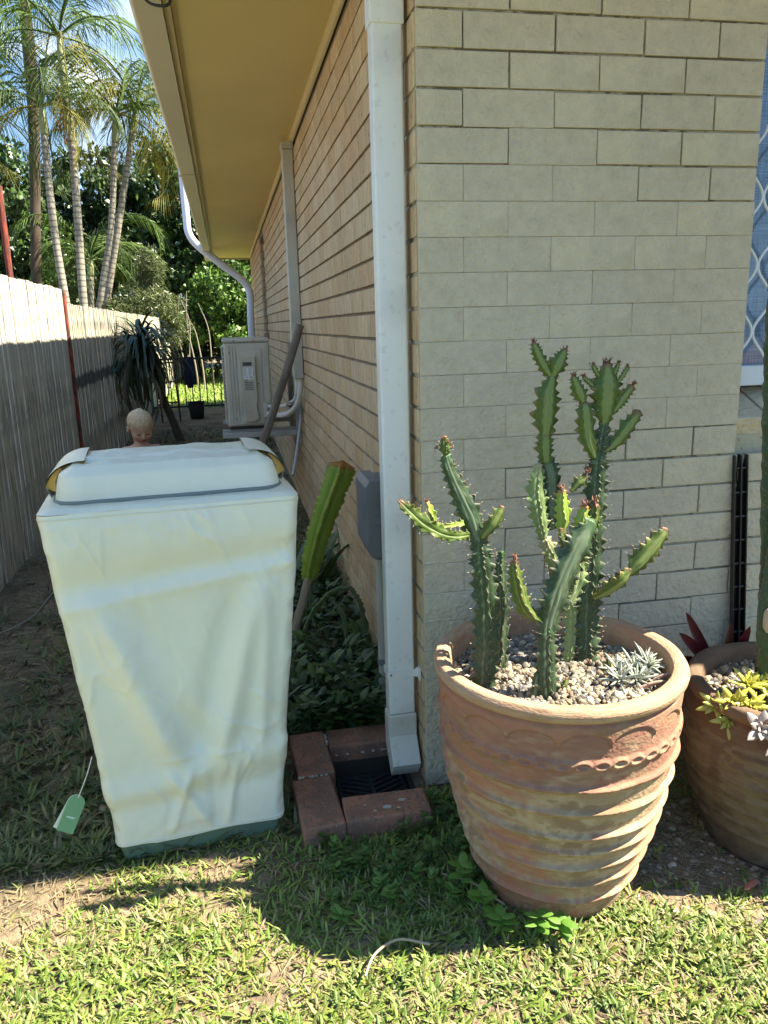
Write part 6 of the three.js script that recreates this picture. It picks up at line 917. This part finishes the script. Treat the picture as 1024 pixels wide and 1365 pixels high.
function scatter(name, label, cat, geos, mat, count, place, cols, seed) {
  const r = rng(seed), per = Math.ceil(count / geos.length), grp = [];
  geos.forEach((g, gi) => { const m = new THREE.InstancedMesh(g, mat, per), o = new THREE.Object3D(), c = new THREE.Color(); let n = 0, guard = 0; while (n < per && guard++ < per * 60) { const q = place(r); if (!q) continue; const [x, z, s, tint] = q; o.position.set(x, groundY(x, z) - 0.002 + (q[4] || 0), z); o.rotation.set((r() - 0.5) * 0.3, r() * 6.283, (r() - 0.5) * 0.3); o.scale.set(s, s * (0.8 + r() * 0.4), s); o.updateMatrix(); m.setMatrixAt(n, o.matrix); const k = cols[Math.floor(r() * cols.length)], b = 0.7 + r() * 0.6; const t = tint ?? 0; m.setColorAt(n, c.setRGB(lerp(k[0], 0.30, t) * b, lerp(k[1], 0.24, t) * b, lerp(k[2], 0.13, t) * b)); n++; } m.count = n; m.castShadow = m.receiveShadow = true; grp.push(m); });
  if (grp.length === 1) { const m = grp[0]; m.name = name; m.userData.kind = 'stuff'; tag(m, label, cat); scene.add(m); return; }
  const G = new THREE.Group(); G.name = name; G.userData.kind = 'stuff'; tag(G, label, cat); grp.forEach((m, i) => { m.name = 'blades' + (i ? '_' + String(i).padStart(3, '0') : ''); m.userData.kind = 'stuff'; G.add(m); }); scene.add(G);
}
const inPots = (x, z) => Math.hypot(x - P1[0], z - P1[2]) < 0.172 || Math.hypot(x - P2[0], z - P2[2]) < 0.19;
const inDrain = (x, z) => x > -0.40 && x < -0.01 && z > -0.33 && z < 0.205;
const inHouse = (x, z) => x > -0.015 && z < 0.02;
const bareAt = (x, z) => { // bare earth patches: near the fence on the left, between the pots, scattered thin spots
  let b = sm(0.05, 0.35, fbm(x * 3.2 + 7, 0.3, z * 3.2, 3)) * 0.5; b = Math.max(b, sm(0.42, 0.1, Math.hypot((x + 1.15) * 0.8, (z - 0.26) * 1.5)) * 0.95, sm(0.3, 0.1, Math.hypot(x + 0.58, (z - 0.24) * 1.7)) * 0.7, sm(0.36, 0.12, Math.hypot((x - 0.56) * 0.9, (z - 0.42) * 1.0)) * 0.97); return b; };
const greens = [[0.135, 0.225, 0.028], [0.165, 0.255, 0.036], [0.10, 0.18, 0.022], [0.215, 0.275, 0.055]], deep = [[0.07, 0.12, 0.022], [0.095, 0.155, 0.03], [0.055, 0.10, 0.02]];
scatter('lawn_grass', 'broad-bladed lawn grass in the sun before the pots', 'grass', [1, 2, 3, 4, 5, 6, 7].map(s => clump(8, 0.016, s % 3 ? 0.046 : 0.06, s % 2 ? 0.0056 : 0.0072, 400 + s, [0.4, 1.55])), M.grass, 21000, r => { const x = -2.2 + r() * 4.2, z = 0.02 + Math.pow(r(), 1.0) * 1.75; if (inPots(x, z) || inDrain(x, z) || inHouse(x, z)) return null; const far = z > 1.25; if (far && r() < 0.5) return null; const b = bareAt(x, z); if (r() < b) return null; return [x, z, 0.6 + r() * 0.55 - 0.2 * b, r() < 0.09 ? 0.7 : 0.06 * r()]; }, greens, 41);
scatter('open_lawn_grass', 'lawn grass going on in the open beyond the pots', 'grass', [1, 2].map(s => clump(9, 0.04, 0.10, 0.014, 440 + s, [0.6, 1.55])), M.grass, 15000, r => { const x = -4.5 + r() * 10, z = 1.72 + r() * 5; return [x, z, 0.9 + r() * 0.7, 0.05 * r()]; }, greens, 48);
scatter('passage_grass', 'sparse dark grass and weeds in the shaded passage', 'grass', [1, 2, 3].map(s => clump(6, 0.03, 0.075, 0.008, 420 + s)), M.grass, 5200, r => { const x = -1.74 + r() * 1.72, z = 0.12 - Math.pow(r(), 1.5) * 9; if (inDrain(x, z) || inHouse(x, z)) return null; const d = 0.35 + 0.75 * fbm(x * 2.5, 2, z * 2.5, 3) + 0.35 * sm(-0.9, -0.1, z); if (r() > d) return null; if (x < -1.35 && r() < 0.7) return null; return [x, z, 0.6 + r() * 0.7, r() < 0.25 ? 0.6 : 0.1]; }, deep, 42);
scatter('back_lawn_grass', 'bright green lawn beyond the metal gate', 'grass', [1, 2].map(s => clump(7, 0.05, 0.11, 0.014, 430 + s)), M.grass, 16000, r => { const x = -1.75 + r() * 5.5, z = -11.9 - r() * 12; if (x > -0.02 && z > ZEND) return null; return [x, z, 0.8 + r() * 0.7, 0]; }, [[0.19, 0.32, 0.035], [0.23, 0.35, 0.05], [0.15, 0.27, 0.03]], 43);
{ // dry blades and stalks lying in the lawn
  const g = [0.026, 0.05].map((l, i) => { const b = blade(l, i ? 0.0022 : 0.0034, 0.3, 2, 0.2, 0.4); b.rotateX(1.45); return colored(b, () => [1, 1, 1]); });
  scatter('thatch', 'dry straw-coloured blades lying between the living grass', 'dead grass', g, M.grass, 15000, r => { const x = -2.0 + r() * 3.6, z = r() < 0.72 ? -0.05 + r() * 1.4 : -0.05 - r() * 3; if (inPots(x, z) || inDrain(x, z) || inHouse(x, z)) return null; return [x, z, 0.6 + r() * 0.9, 0.85, 0.004 + r() * 0.006]; }, [[0.34, 0.27, 0.15], [0.26, 0.20, 0.12], [0.40, 0.34, 0.21]], 44);
  const st = new THREE.IcosahedronGeometry(0.006, 1), p = st.attributes.position; for (let i = 0; i < p.count; i++) { const k = 1 + 0.3 * n3(p.getX(i) * 300, p.getY(i) * 300, p.getZ(i) * 300); p.setXYZ(i, p.getX(i) * k, p.getY(i) * k * 0.6, p.getZ(i) * k); } st.computeVertexNormals();
  scatter('ground_gravel', 'loose small stones on the bare earth between the pots', 'gravel', [st], std([1, 1, 1], { roughness: 0.95 }), 1300, r => { const a = r() * 6.283, d = 0.34 * Math.sqrt(r()), x = 0.57 + d * Math.cos(a) * 0.9, z = 0.46 + d * Math.sin(a); if (inPots(x, z) || inHouse(x, z)) return null; return [x, z, 0.4 + r() * r() * 1.6, 0]; }, [[0.30, 0.25, 0.18], [0.22, 0.18, 0.14], [0.40, 0.35, 0.27], [0.32, 0.2, 0.13]], 45);
}
{ // leafy weeds: beds by the side wall and by the drain
  const lf = (s) => { const r = rng(s), l = []; for (let i = 0; i < 10; i++) { const g = colored(blade(0.026 + r() * 0.022, 0.014 + r() * 0.01, 0.7, 3, 0.25, 0.8), () => [1, 1, 1]); g.rotateX(0.7 + r() * 0.7); g.rotateY(r() * 6.283); g.translate((r() - 0.5) * 0.03, 0.01 + r() * 0.075, (r() - 0.5) * 0.03); l.push(g); } const s2 = tube([[0, 0, 0], [0.004, 0.04, 0], [0, 0.085, 0]], 0.0012, 4, 6); l.push(colored(s2, () => [0.8, 0.8, 0.6])); return merge(l); };
  scatter('bed_weeds', 'dense small-leaved weeds in the dark bed along the side wall', 'weeds', [1, 2, 3].map(s => lf(450 + s)), M.grass, 620, r => { const x = -0.42 + r() * 0.40, z = -0.34 - Math.pow(r(), 1.2) * 1.9; const w = sm(-0.42, -0.12, x); if (r() > 0.25 + w) return null; return [x, z, 0.8 + r() * 0.8, 0, r() * 0.03]; }, [[0.05, 0.10, 0.02], [0.075, 0.14, 0.025], [0.04, 0.075, 0.02]], 46);
  scatter('drain_weeds', 'low clover-like weeds in the shade between the drain bricks and the pot', 'weeds', [4, 5].map(s => lf(450 + s)), M.grass, 140, r => { const x = -0.34 + r() * 0.52, z = 0.05 + r() * 0.44; if (inDrain(x, z) || inPots(x, z) || inHouse(x, z)) return null; if (r() > 0.5 + 0.6 * fbm(x * 6, 3, z * 6, 2)) return null; return [x, z, 0.35 + r() * 0.4, 0]; }, [[0.075, 0.15, 0.02], [0.10, 0.19, 0.03], [0.065, 0.12, 0.02]], 47);
  { const lg = colored((() => { const g = blade(0.05, 0.02, 0.6, 4, 0.35, 0.7); g.rotateX(1.3); return g; })(), () => [1, 1, 1]); scatter('leaf_litter', 'small dry brown leaves scattered over the shaded passage and the beds', 'dead leaves', [lg], M.grass, 420, r => { const x = -1.7 + r() * 1.68, z = 0.1 - Math.pow(r(), 1.6) * 7; if (inDrain(x, z) || inHouse(x, z)) return null; return [x, z, 0.5 + r() * 0.8, 0, 0.006]; }, [[0.20, 0.12, 0.06], [0.28, 0.19, 0.10], [0.13, 0.075, 0.04], [0.36, 0.27, 0.15]], 49); }
  // single seedlings at the foot of the big pot
  const wm = M.leaf([0.13, 0.26, 0.035], 0.35, 0.45), r = rng(88);
  for (const [x, z, h, lab] of [[-0.005, 0.545, 0.085, 'three-leaved seedling with pale leaves left of the large pot foot'], [0.02, 0.60, 0.06, 'low seedling in the shade against the large pot foot'], [0.095, 0.625, 0.075, 'seedling with dark leaves before the large pot foot'], [0.145, 0.64, 0.06, 'small bright seedling under the middle of the large pot'], [-0.03, 0.46, 0.10, 'tallest seedling between the pot and the drain bricks']]) {
    const t = thing('seedling', lab, 'weed', [x, groundY(x, z), z]); part('stem', tube([[0, -0.005, 0], [0.006, h * 0.5, 0.004], [0, h, 0.008]], 0.0016, 6, 10), wm, t); for (let i = 0; i < 7; i++) { const m = part('leaf', blade(0.034 + r() * 0.012, 0.024, 0.6, 5, 0.25, 0.75), wm, t); m.rotation.order = 'YXZ'; m.rotation.set(0.9 + r() * 0.5, i * 2.1 + r(), 0); m.position.set(0, h * (0.55 + 0.45 * (i / 6)), 0.006); } }
  const lily = thing('strap_leaf_plant', 'green strap-leaved plant behind the barbecue along the side wall', 'plant', [-0.20, 0, -1.75]); const lm = M.leaf([0.075, 0.135, 0.035], 0.3, 0.45), gl = [0.45, 0.6, 0.72].map(l => blade(l, 0.035, 1.1, 8, 0.35, 0.5));
  for (let i = 0; i < 26; i++) { const m = part('leaf', gl[i % 3], lm, lily); m.rotation.order = 'YXZ'; m.rotation.set(0.05 + r() * 0.7, r() * 6.283, 0); m.position.set((r() - 0.5) * 0.22, 0, (r() - 0.5) * 0.5); }
  single('twig', tube([[-0.301, 0.025, 0.671], [-0.273, 0.032, 0.627], [-0.217, 0.034, 0.598], [-0.148, 0.026, 0.618]], 0.003, 6, 30), std([0.36, 0.29, 0.2], { roughness: 1 }), 'thin curved dry twig lying on the sunlit lawn', 'twig');
  single('twig', tube([[-0.06, 0.02, 0.40], [0.0, 0.035, 0.47], [0.05, 0.025, 0.54]], 0.003, 6, 20), std([0.25, 0.19, 0.13], { roughness: 1 }), 'straight brown twig leaning in the weeds by the pot', 'twig');
  const lfm = std([0.36, 0.13, 0.09], { roughness: 0.8, side: THREE.DoubleSide }); for (const [x, z, a, lab] of [[-0.40, 0.80, 0.4, 'fallen reddish leaf on the sunlit lawn, far from the pots'], [0.66, 0.60, 1.2, 'fallen reddish leaf on the stony ground beside the brown pot']]) { const g = blade(0.05, 0.02, 0.5, 5, 0.3, 0.7); const m = single('fallen_leaf', g, lfm, lab, 'leaf'); m.rotation.set(1.4, 0, a); m.position.set(x, 0.03, z); }
}
renderer.render(scene, camera);
